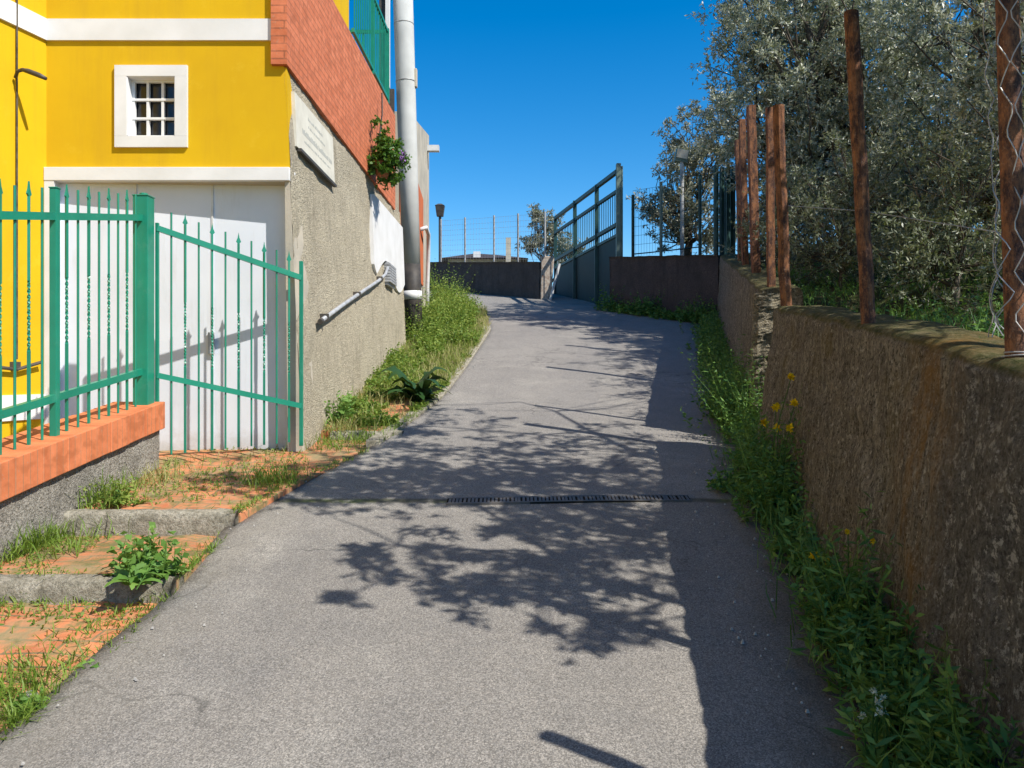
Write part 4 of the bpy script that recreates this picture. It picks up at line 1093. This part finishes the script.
# green mesh fence on the transverse wall
gf = empty('mesh_fence', (3.2, 16.2, 4.0)); tag(gf, 'thin green mesh fence on posts behind the dark transverse wall', 'fence')
pts = []
for px, ytop, y in ((633, 195, 17.2), (661, 182, 16.8), (700, 175, 16.2)):
    x = (px-512)/FPX*y; z1_ = CZ + (HZ-ytop)/FPX*y; pts.append((x, y, z1_))
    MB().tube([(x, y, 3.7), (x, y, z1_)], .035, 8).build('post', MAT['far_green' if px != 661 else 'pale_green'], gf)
w_ = MB()
for k in range(2):
    for j in range(8):
        a_ = A([pts[k][0], pts[k][1], 4.2 + .2*j]); c_ = A([pts[k+1][0], pts[k+1][1], 4.2 + .2*j]); w_.tube([a_, c_], .004 if j else .015, 3, cap=False)
    for j in range(10):
        t = j/10; p_ = A(pts[k])*(1-t) + A(pts[k+1])*t; w_.tube([(p_[0], p_[1], 4.15), (p_[0], p_[1], 5.6)], .003, 3, cap=False)
w_.build('mesh', MAT['far_green'], gf)
# folded green screen beside the posts
fs = empty('green_screen', (4.25, 15.4, 3.7)); tag(fs, 'dark green folded mesh screen standing left of the rusty post cluster', 'screen')
for k, px in enumerate((716, 722, 728, 733)):
    y = 15.0 + .22*k; x = (px-512)/FPX*y
    MB().tube([(x, y, 3.55), (x, y, 5.55 + .04*k)], .05, 8).build('post', MAT['far_green'], fs)
w_ = MB()
for k in range(26):
    t = k/25; y = 15.0 + .66*t; x = ((716+17*t)-512)/FPX*y + .03*math.sin(k*1.3); w_.bar((x, y, 3.6), (x, y, 5.5), .018)
w_.build('screen_slats', MAT['far_green'], fs)

# distant house over the wall
dh = empty('distant_house', (-1.5, 40, 4)); tag(dh, 'low distant house with dark roof and chimney peeping over the left wall', 'house')
z0_ = CZ + (HZ-262)/FPX*40
MB().box((-3.2, 39, 3), (.3, 44, z0_+.05)).build('wall', MAT['beige_render'], dh)
MB().poly([(-3.6, 38.6, z0_), (.8, 38.6, z0_), (.8, 44.4, z0_), (-3.6, 44.4, z0_), (-1.9, 41, z0_+.6), (-.6, 41, z0_+.5)], [(0, 1, 5, 4), (1, 2, 5), (2, 3, 4, 5), (3, 0, 4), (3, 2, 1, 0)]).build('roof', MAT['roof_tile'], dh)
MB().box((-1.95, 39.2, z0_), (-1.6, 39.6, z0_+.42)).build('chimney', MAT['white_paint'], dh)
MB().box((-.3, 38.5, z0_-.2), (-.05, 38.8, z0_+1.0)).build('vent_stack', MAT['beige_render'], dh)

# ------------------------------------------------------------------ drain grate across the lane
dr = empty('drain_grate', (.4, 5.1, zr(5.0))); tag(dr, 'long narrow iron drain grate set across the asphalt', 'drain')
ra = np.random.default_rng(3)
x0, x1 = -.42, 1.16; yc = lambda x: 5.07 + .022*math.sin(x*2.2) + .02*(x-.3)
n = 30
for o0, o1 in ((-.058, -.045), (.045, .058)):
    b = MB()
    for i in range(n):
        a_ = x0 + (x1-x0)*i/n; c_ = x0 + (x1-x0)*(i+1)/n
        b.prism([(a_, yc(a_)+o0, zr(5.0)-.03), (c_, yc(c_)+o0, zr(5.0)-.03), (c_, yc(c_)+o1, zr(5.0)-.03), (a_, yc(a_)+o1, zr(5.0)-.03),
                 (a_, yc(a_)+o0, zr(yc(a_)+o0)+.015), (c_, yc(c_)+o0, zr(yc(c_)+o0)+.015), (c_, yc(c_)+o1, zr(yc(c_)+o1)+.015), (a_, yc(a_)+o1, zr(yc(a_)+o1)+.015)])
    b.build('frame_edge', MAT['iron_grate'], dr)
b = MB()
for i in range(62):
    x = x0 + .015 + (x1-x0-.03)*i/61 + .002*ra.normal(); y = yc(x) + .002*ra.normal()
    b.prism([(x-.008, y-.047, zr(y)-.0), (x+.008, y-.047, zr(y)-.0), (x+.008, y+.047, zr(y)), (x-.008, y+.047, zr(y)),
             (x-.008, y-.047, zr(y-.047)+.014), (x+.008, y-.047, zr(y-.047)+.014), (x+.008, y+.047, zr(y+.047)+.014), (x-.008, y+.047, zr(y+.047)+.014)])
b.build('slats', MAT['iron_grate'], dr)
b = MB(); b.prism([(x0, yc(x0)-.045, zr(5.0)-.02), (x1, yc(x1)-.045, zr(5.0)-.02), (x1, yc(x1)+.045, zr(5.0)), (x0, yc(x0)+.045, zr(5.0)),
                   (x0, yc(x0)-.045, zr(yc(x0)-.045)+.011), (x1, yc(x1)-.045, zr(yc(x1)-.045)+.011), (x1, yc(x1)+.045, zr(yc(x1)+.045)+.013), (x0, yc(x0)+.045, zr(yc(x0)+.045)+.013)])
b.build('channel', MAT['void'], dr)

# ------------------------------------------------------------------ weeds
def stemmy(P, H, r, leafL=.05, leafW=.028, per=16, lean=.35):
    """upright weeds: a stem with leaves along it"""
    N = len(P); d = unit(A([0, 0, 1.0]) + r.normal(size=(N, 3))*lean*A([1, 1, .2]))
    p = np.repeat(P, per, 0); dd = np.repeat(d, per, 0); h = np.repeat(H, per)
    t = (np.tile(np.arange(per), N) + .5)/per; t = .08 + .92*t
    pos = p + dd*(h*t)[:, None]
    ld = unit(r.normal(size=pos.shape)*A([1, 1, .45]) + A([0, 0, .25]))
    lv = leaves(pos, ld, leafL*(1.25-.6*t)*(.7+.6*r.random(len(t))), leafW*(1.2-.5*t)*(.7+.6*r.random(len(t))), r)
    st = blades(P, d, H, np.full(N, .006), .05, r)
    return [lv, st]
def rosette(c, n, L, W, r, lift_=.5, lobes=5):
    """broad bent leaves as strips"""
    Vs = []; Fs = []; k0 = 0; S = 7
    for i in range(n):
        a = 6.283*i/n*2.4 + r.normal()*.3; l = L*(.55+.55*r.random()); w = W*(.7+.5*r.random()); up = lift_*(.35+1.0*r.random())
        h = A([math.cos(a), math.sin(a), 0]); s = A([-math.sin(a), math.cos(a), 0])
        tw = r.normal()*.35
        for j in range(S+1):
            t = j/S; ww = w*math.sin(math.pi*min(.98, .08+.9*t)**.8)*(1+.28*(-1)**j)
            p = A(c) + h*l*(t*.85) + A([0, 0, 1])*l*(up*t*1.6 - up*1.1*t*t - .12*t*t)
            sd = s*math.cos(tw) + A([0, 0, 1])*math.sin(tw)
            Vs += [p - sd*ww/2 + A([0, 0, ww*.15]), p + sd*ww/2 + A([0, 0, ww*.15])]
        for j in range(S): Fs.append((k0+2*j, k0+2*j+1, k0+2*j+3, k0+2*j+2))
        k0 += 2*(S+1)
    return A(Vs), A(Fs), np.repeat(r.random(n), 2*(S+1))

rw = np.random.default_rng(50)
# 1. strip of weeds at the foot of the right-hand wall
def wall_foot(n, y0, y1, spread, pw=1.0):
    y = y0 + (y1-y0)*rw.random(n)**pw
    x = xw(y) - .02 - spread*np.abs(rw.normal(size=n))*.55
    return np.stack([x, y, zr(y)], 1)
parts = []
dens = lambda y: .55 + .45*np.sin(y*2.3+1)*np.sin(y*5.1)
P = wall_foot(2100, 1.6, 9.5, .20, 1.25); pz = A([fbm(1, y_, 6, 1.9, 3) for y_ in P[:, 1]]); kp = rw.random(len(P)) < np.clip(.55 + 2.6*pz, .06, 1); P = P[kp]; H_ = (.10 + .42*rw.random(len(P))**1.4)*np.clip(.85 + 1.9*pz[kp], .35, 1.7)*np.clip(1.15-(xw(P[:, 1])-P[:, 0])*1.3, .25, 1)*np.interp(P[:, 1], [2, 3.2, 4.5], [.55, .75, 1])
n1 = len(P)//2
parts += stemmy(P[:n1], H_[:n1], rw, .046, .022, 17, .38); parts += stemmy(P[n1:], H_[n1:]*1.1, rw, .075, .017, 15, .35)
P = wall_foot(2600, 1.5, 14.5, .22, 1.2); parts += [blades(P, unit(A([0, 0, 1.0]) + rw.normal(size=P.shape)*.35), (.08+.25*rw.random(len(P))), np.full(len(P), .006), 1.0, rw)]
P = wall_foot(900, 7.0, 14.7, .28); parts += stemmy(P, .12+.3*rw.random(len(P)), rw, .055, .03, 14, .4)
t_ = rw.random(420); P = np.stack([2.05 + 1.75*t_, 17.05 - 2.3*t_, 0*t_], 1) + rw.normal(size=(420, 3))*A([.12, .12, 0]); P[:, 2] = zr(P[:, 1])
parts += stemmy(P, (.12+.35*rw.random(420))*(1.5-1.1*np.abs(np.sin(t_*7))), rw, .07, .04, 13, .4)
for y in np.arange(2.0, 6.6, .2):
    c = A([xw(y)-.06-.12*rw.random(), y + .1*rw.normal(), zr(y)+.015]); parts.append(rosette(c, 10, .13+.14*rw.random(), .03+.035*rw.random(), rw, .5+.5*rw.random()))
v, f, q = merge([(a_, b_, c_) for a_, b_, c_ in parts])
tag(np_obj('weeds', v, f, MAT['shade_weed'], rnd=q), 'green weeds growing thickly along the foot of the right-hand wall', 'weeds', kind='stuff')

# a sprawling tuft at the right end of the drain
c = G(742, 488)
tt = empty('weed_plant', tuple(c)); tag(tt, 'leafy tuft spreading onto the asphalt at the right end of the drain', 'plant', 'single weed plants')
ps = []
P = c + rw.normal(size=(70, 3))*A([.10, .08, 0]); ps += stemmy(P, .05+.13*rw.random(70), rw, .05, .028, 9, .8)
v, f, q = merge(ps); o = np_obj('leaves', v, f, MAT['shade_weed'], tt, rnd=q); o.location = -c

# 2. dandelion-like flowers by the wall
def flower_plant(label, heads, base, group='yellow flowering weeds by the wall', petal='yellow_petal', size=.028):
    base = A(base); t = empty('flowering_weed', tuple(base)); tag(t, label, 'wild flower', group)
    ms = MB(); hd = []
    for hpos in heads:
        hpos = A(hpos); mid = (base+hpos)/2 + rw.normal(size=3)*.02
        ms.tube([base + rw.normal(size=3)*A([.03, .03, 0]), mid, hpos], .0028, 5)
    o = ms.build('stems', MAT['shade_weed'], t)
    me = o.data; at = me.attributes.new('rnd', 'FLOAT', 'POINT')
    ps = rosette(base + A([0, 0, .01]), 9, .16, .035, rw, .7)
    o = np_obj('leaves', ps[0], ps[1], MAT['shade_weed'], t, rnd=ps[2]); o.location = -base
    for hpos in heads:
        n = 34; D = unit(rw.normal(size=(n, 3)) + A([-.25, -.55, .45]))
        v, f, q = leaves(np.repeat(A(hpos)[None], n, 0) + rw.normal(size=(n, 3))*.003, D, np.full(n, size), np.full(n, size*.42), rw, .1)
        o = np_obj('flower_head', v, f, MAT[petal], t, rnd=q); o.location = -base
def at_y(px, py, y): return A([(px-512)/FPX*y, y, CZ-(py-HZ)/FPX*y])
flower_plant('tall weed with a cluster of yellow flowers in front of the broken wall end', [at_y(778, 428, 5.0), at_y(790, 428, 4.75), at_y(776, 407, 5.1), at_y(795, 404, 4.75), at_y(791, 378, 4.85), at_y(764, 423, 5.2)],
             (1.63, 4.95, zr(4.95)), size=.034)
flower_plant('weed with one large yellow flower halfway along the near wall', [at_y(814, 556, 3.55), at_y(829, 563, 3.5)], (1.40, 3.6, zr(3.6)), size=.026)
flower_plant('weed with two small yellow flowers close against the near wall', [at_y(848, 532, 3.45), at_y(872, 541, 3.25)], (1.42, 3.4, zr(3.4)), size=.016)
flower_plant('pale flower spike among the weeds nearest the camera', [at_y(881, 690+6*k, 2.35) + rw.normal(size=3)*.008 for k in range(5)] + [at_y(862, 716, 2.35)], (1.12, 2.4, zr(2.4)), petal='white_petal', size=.012)

# 3. left verge, sunlit
rv = np.random.default_rng(60)
def verge_pts(n, y0, y1, a0=0.0, a1=1.0, pw=1.0):
    y = y0 + (y1-y0)*rv.random(n); u = a0 + (a1-a0)*rv.random(n)**pw
    x0 = -1.68 + 0*y; x = x0 + (xl(y)-.04-x0)*u
    return np.stack([x, y, zr(y)+.02], 1), u
P, u = verge_pts(6500, 7.2, 17.5, 0, 1, 1.3)
cl = A([fbm(a_, b_, 4, 1.5, 3) for a_, b_ in P[:, :2]])
keep = (cl > -.04 + .35*(u > .6) - .12*(P[:, 1] > 12)) & ((P[:, 1] > 9.2) | (u < .5) | (cl > .22))
P, u, cl = P[keep], u[keep], cl[keep]
H_ = (.08 + .40*rv.random(len(P))**1.3)*(1.05-.75*u)*np.interp(P[:, 1], [7, 8.0, 9.5, 11.2, 12.6, 17], [.50, .32, .30, .42, 1.4, 1.5])*np.clip(.95 + 1.7*cl, .3, 2.0)
parts = stemmy(P, H_, rv, .055, .03, 13, .4)
v, f, q = merge(parts); tag(np_obj('weeds', v, f, MAT['verge_leaf'], rnd=q), 'tall sunlit yellow-green weeds on the verge below the pole', 'weeds', kind='stuff')
P, u = verge_pts(9000, 6.9, 17.5, 0, 1.02); kk = (P[:, 1] > 8.8) | (u < .5) | (rv.random(len(P)) < .15); P = P[kk]
parts = [blades(P, unit(A([0, 0, 1.0]) + rv.normal(size=P.shape)*.4), (.04+.16*rv.random(len(P))), np.full(len(P), .007), 1.0, rv)]
# grass tufts on the brick path
tuft = []
for (px, py, n, s, h) in ((158, 485, 130, .11, .16), (108, 508, 150, .10, .20), (40, 548, 260, .16, .16), (5, 545, 120, .1, .18), (272, 486, 260, .09, .15), (265, 492, 120, .15, .05),
                          (225, 575, 60, .1, .08), (215, 545, 60, .1, .06), (95, 625, 160, .12, .05), (150, 605, 60, .08, .06), (20, 680, 260, .09, .12), (30, 712, 200, .07, .10), (10, 600, 90, .1, .08),
                          (60, 640, 120, .2, .03), (340, 440, 200, .18, .14), (370, 436, 160, .12, .18), (200, 500, 90, .15, .06), (255, 455, 80, .2, .05), (330, 405, 160, .08, .28), (180, 465, 60, .1, .1), (70, 600, 60, .1, .06),
                          (355, 425, 150, .14, .10), (395, 430, 120, .1, .06), (125, 690, 50, .05, .04), (300, 470, 60, .2, .04)):
    c = G(px, py); p_ = c + rv.normal(size=(n, 3))*A([s, s*1.1, 0]); p_[:, 0] = np.minimum(p_[:, 0], xl(p_[:, 1])-.0); p_[:, 2] = [zs(a_, b_) for a_, b_ in p_[:, :2]]
    p_[:, 0] = np.where(p_[:, 1] < 5.9, np.maximum(p_[:, 0], -2.6), p_[:, 0])
    tuft.append(blades(p_, unit(A([0, 0, 1.0]) + rv.normal(size=p_.shape)*.4), h*(.4+.8*rv.random(n)), np.full(n, .0055), 1.1, rv))
edge_tufts = []
for _ in range(46):
    y = 2.2 + 6.4*rv.random(); c = A([xl(y) - .05*rv.random(), y, zs(xl(y), y)+.005]); k_ = rv.integers(8, 46)
    p_ = c + rv.normal(size=(k_, 3))*A([.022, .05, 0]); edge_tufts.append(blades(p_, unit(A([0, 0, 1.0]) + rv.normal(size=p_.shape)*.5), (.02+.06*rv.random())*(.4+.8*rv.random(k_)), np.full(k_, .005), 1.1, rv))
v, f, q = merge(parts + [tuft[i] for i in (0, 17)]); tag(np_obj('grass', v, f, MAT['dry_blade'], rnd=q), 'sparse dry grass on the left verge and brick path', 'grass', kind='stuff')
v, f, q = merge([t_ for i, t_ in enumerate(tuft) if i not in (0, 17)] + edge_tufts + [blades(verge_pts(3500, 8.4, 14)[0], unit(A([0, 0, 1.0]) + rv.normal(size=(3500, 3))*.5), .04+.12*rv.random(3500), np.full(3500, .008), 1.0, rv)])
tag(np_obj('grass', v, f, MAT['fresh_blade'], rnd=q), 'fresh green grass tufts on the left verge and brick path', 'grass', kind='stuff')
# low creeping weeds in the joints
P = []
for _ in range(5200):
    y = 1.9 + 5.3*rv.random(); x = -2.62 + (xl(y)+2.60)*rv.random()
    if fbm(x, y, 2, 2.2, 4) + .25*(abs(x+2.6) < .18) + .2*(xl(y)-x < .1) > .16: P.append((x, y, zs(x, y)+.004))
P = A(P); n = len(P)
v, f, q = merge([leaves(P, unit(rv.normal(size=P.shape)*A([1, 1, .3]) + A([0, 0, .5])), .012+.02*rv.random(n), .008+.010*rv.random(n), rv), blades(P[::3], unit(A([0, 0, 1.0]) + rv.normal(size=P[::3].shape)*.5), .02+.05*rv.random(len(P[::3])), np.full(len(P[::3]), .005), 1.0, rv)])
tag(np_obj('ground_cover', v, f, MAT['verge_leaf'], rnd=q), 'tiny creeping weeds in the joints of the brick path', 'weeds', kind='stuff')

def plant(label, c, n, L, W, mat, lift_=.6, extra=0, spread=.06, name='weed_plant', eh=.2, z=None):
    c = A(c, dtype=float); c[2] = zs(c[0], c[1]) + .005 if z is None else z
    t = empty(name, tuple(c)); tag(t, label, 'plant', 'single weed plants')
    ps = []
    for k in range(max(1, n//12)):
        ps.append(rosette(c + rv.normal(size=3)*A([spread, spread, 0]), 12, L, W, rv, lift_))
    if extra:
        P_ = c + rv.normal(size=(extra, 3))*A([spread, spread, 0]); ps += stemmy(P_, eh*(.5+.6*rv.random(extra)), rv, L*.4, W*.8, 10, .3)
    v, f, q = merge(ps); o = np_obj('leaves', v, f, MAT[mat], t, rnd=q); o.location = -c
c = G(148, 590); plant('large bushy green weed at the end of the lower stone step', c, 84, .15, .045, 'weed_leaf', .8, 26, .07, eh=.24)
c = G(82, 665); plant('small green weed on the edge of the brick path', c, 24, .07, .03, 'weed_leaf', .7, 0, .02)
c = G(418, 405); plant('dark spiky broad-leaved plant on the verge in front of the weeds', c, 36, .46, .11, 'dark_rosette', 1.1, 0, .05)
c = G(25, 700); plant('low green weed at the lower left corner of the path', c, 30, .07, .02, 'weed_leaf', .7, 6, .04, eh=.08)
c = G(345, 425); c[0] = -1.62; plant('leafy weed against the foot of the stucco wall', c, 36, .15, .035, 'weed_leaf', .9, 20, .07, eh=.3)
c = G(108, 515); c[0] = -2.45; plant('bushy weed at the foot of the low wall beside the upper step', c, 24, .10, .02, 'verge_leaf', .9, 30, .06, eh=.2)

# 4. undergrowth on the bank behind the wall
rb = np.random.default_rng(70)
n = 4200; y = 2.4 + 9*rb.random(n)**1.3; x = xw(y) + .42 + 2.6*rb.random(n)**1.4
P = np.stack([x, y, [gz(a_, b_)-.02 for a_, b_ in zip(x, y)]], 1)
parts = [blades(P, unit(A([0, 0, 1.0]) + rb.normal(size=P.shape)*.4), (.05+.16*rb.random(n)), np.full(n, .006), 1.0, rb)]
parts += stemmy(P[::5], .06+.18*rb.random(len(P[::5])), rb, .035, .018, 10, .4)
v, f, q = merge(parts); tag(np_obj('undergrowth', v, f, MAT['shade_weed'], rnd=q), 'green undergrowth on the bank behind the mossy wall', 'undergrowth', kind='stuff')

# loose pebbles and dead leaves on the asphalt
rp = np.random.default_rng(80)
b = MB()
for _ in range(200):
    y = 2.3 + 9*rp.random()**1.3; s = .0025 + .0045*rp.random()**2
    x = xw(y) - .45*rp.random()**.7 - .18 if rp.random() < .8 else xl(y) + .35*rp.random()**1.5
    z = zr(y) + .01; b.prism([(x-s, y-s, z-s), (x+s, y-s*.8, z-s), (x+s*.8, y+s, z-s), (x-s*.9, y+s, z-s), (x-s*.6, y-s*.5, z+s*.6), (x+s*.6, y-s*.6, z+s*.5), (x+s*.4, y+s*.6, z+s*.6), (x-s*.6, y+s*.5, z+s*.5)])
tag(b.build('pebbles', MAT['pebble'], bevel=0), 'scattered pebbles and grit along the edges of the asphalt', 'pebbles', kind='stuff')
c = G(31, 690); c[2] = zs(c[0], c[1])
mp = MB(); mp.prism([(c[0]-.03, c[1]-.02, c[2]-.01), (c[0]+.03, c[1]-.025, c[2]-.01), (c[0]+.025, c[1]+.025, c[2]-.01), (c[0]-.028, c[1]+.02, c[2]-.01), (c[0]-.02, c[1]-.012, c[2]+.025), (c[0]+.02, c[1]-.015, c[2]+.022), (c[0]+.015, c[1]+.015, c[2]+.026), (c[0]-.02, c[1]+.012, c[2]+.028)])
tag(mp.build('stone', MAT['pebble'], bevel=.008), 'pale stone lying in the grass at the lower left', 'stone')

# ------------------------------------------------------------------ light, sky, camera
w = bpy.data.worlds.new('World'); SC.world = w; w.use_nodes = True
nt = w.node_tree; bg = nt.nodes['Background']
sky = nt.nodes.new('ShaderNodeTexSky'); sky.sky_type = 'NISHITA'; sky.sun_disc = False
sky.sun_elevation = SUN_EL; sky.sun_rotation = math.pi - SUN_AZ
sky.altitude = 300; sky.air_density = 1.0; sky.dust_density = .25; sky.ozone_density = 2.2
hs = nt.nodes.new('ShaderNodeHueSaturation'); hs.inputs['Saturation'].default_value = 1.5
nt.links.new(sky.outputs[0], hs.inputs['Color']); nt.links.new(hs.outputs[0], bg.inputs['Color'])
bg.inputs['Strength'].default_value = .13
sd = bpy.data.lights.new('sun', 'SUN'); sd.energy = 4.9; sd.angle = math.radians(.53); sd.color = (1, .955, .88)
so = bpy.data.objects.new('sun', sd); COL.objects.link(so)
so.rotation_euler = Vector(tuple(-SUNV)).to_track_quat('-Z', 'Y').to_euler(); so.location = (8, -8, 14)

cd = bpy.data.cameras.new('camera'); cd.sensor_width = 36; cd.lens = 36*FPX/1024; cd.shift_y = -12/1024; cd.clip_end = 2000; cd.clip_start = .05
co = bpy.data.objects.new('camera', cd); COL.objects.link(co); co.location = (0, 0, CZ); co.rotation_euler = (math.pi/2, 0, 0)
SC.camera = co
SC.view_settings.view_transform = 'Standard'; SC.view_settings.look = 'None'; SC.view_settings.gamma = 1; SC.view_settings.exposure = .47
SC.view_settings.use_curve_mapping = False
SC.cycles.max_bounces = 8; SC.cycles.use_denoising = True
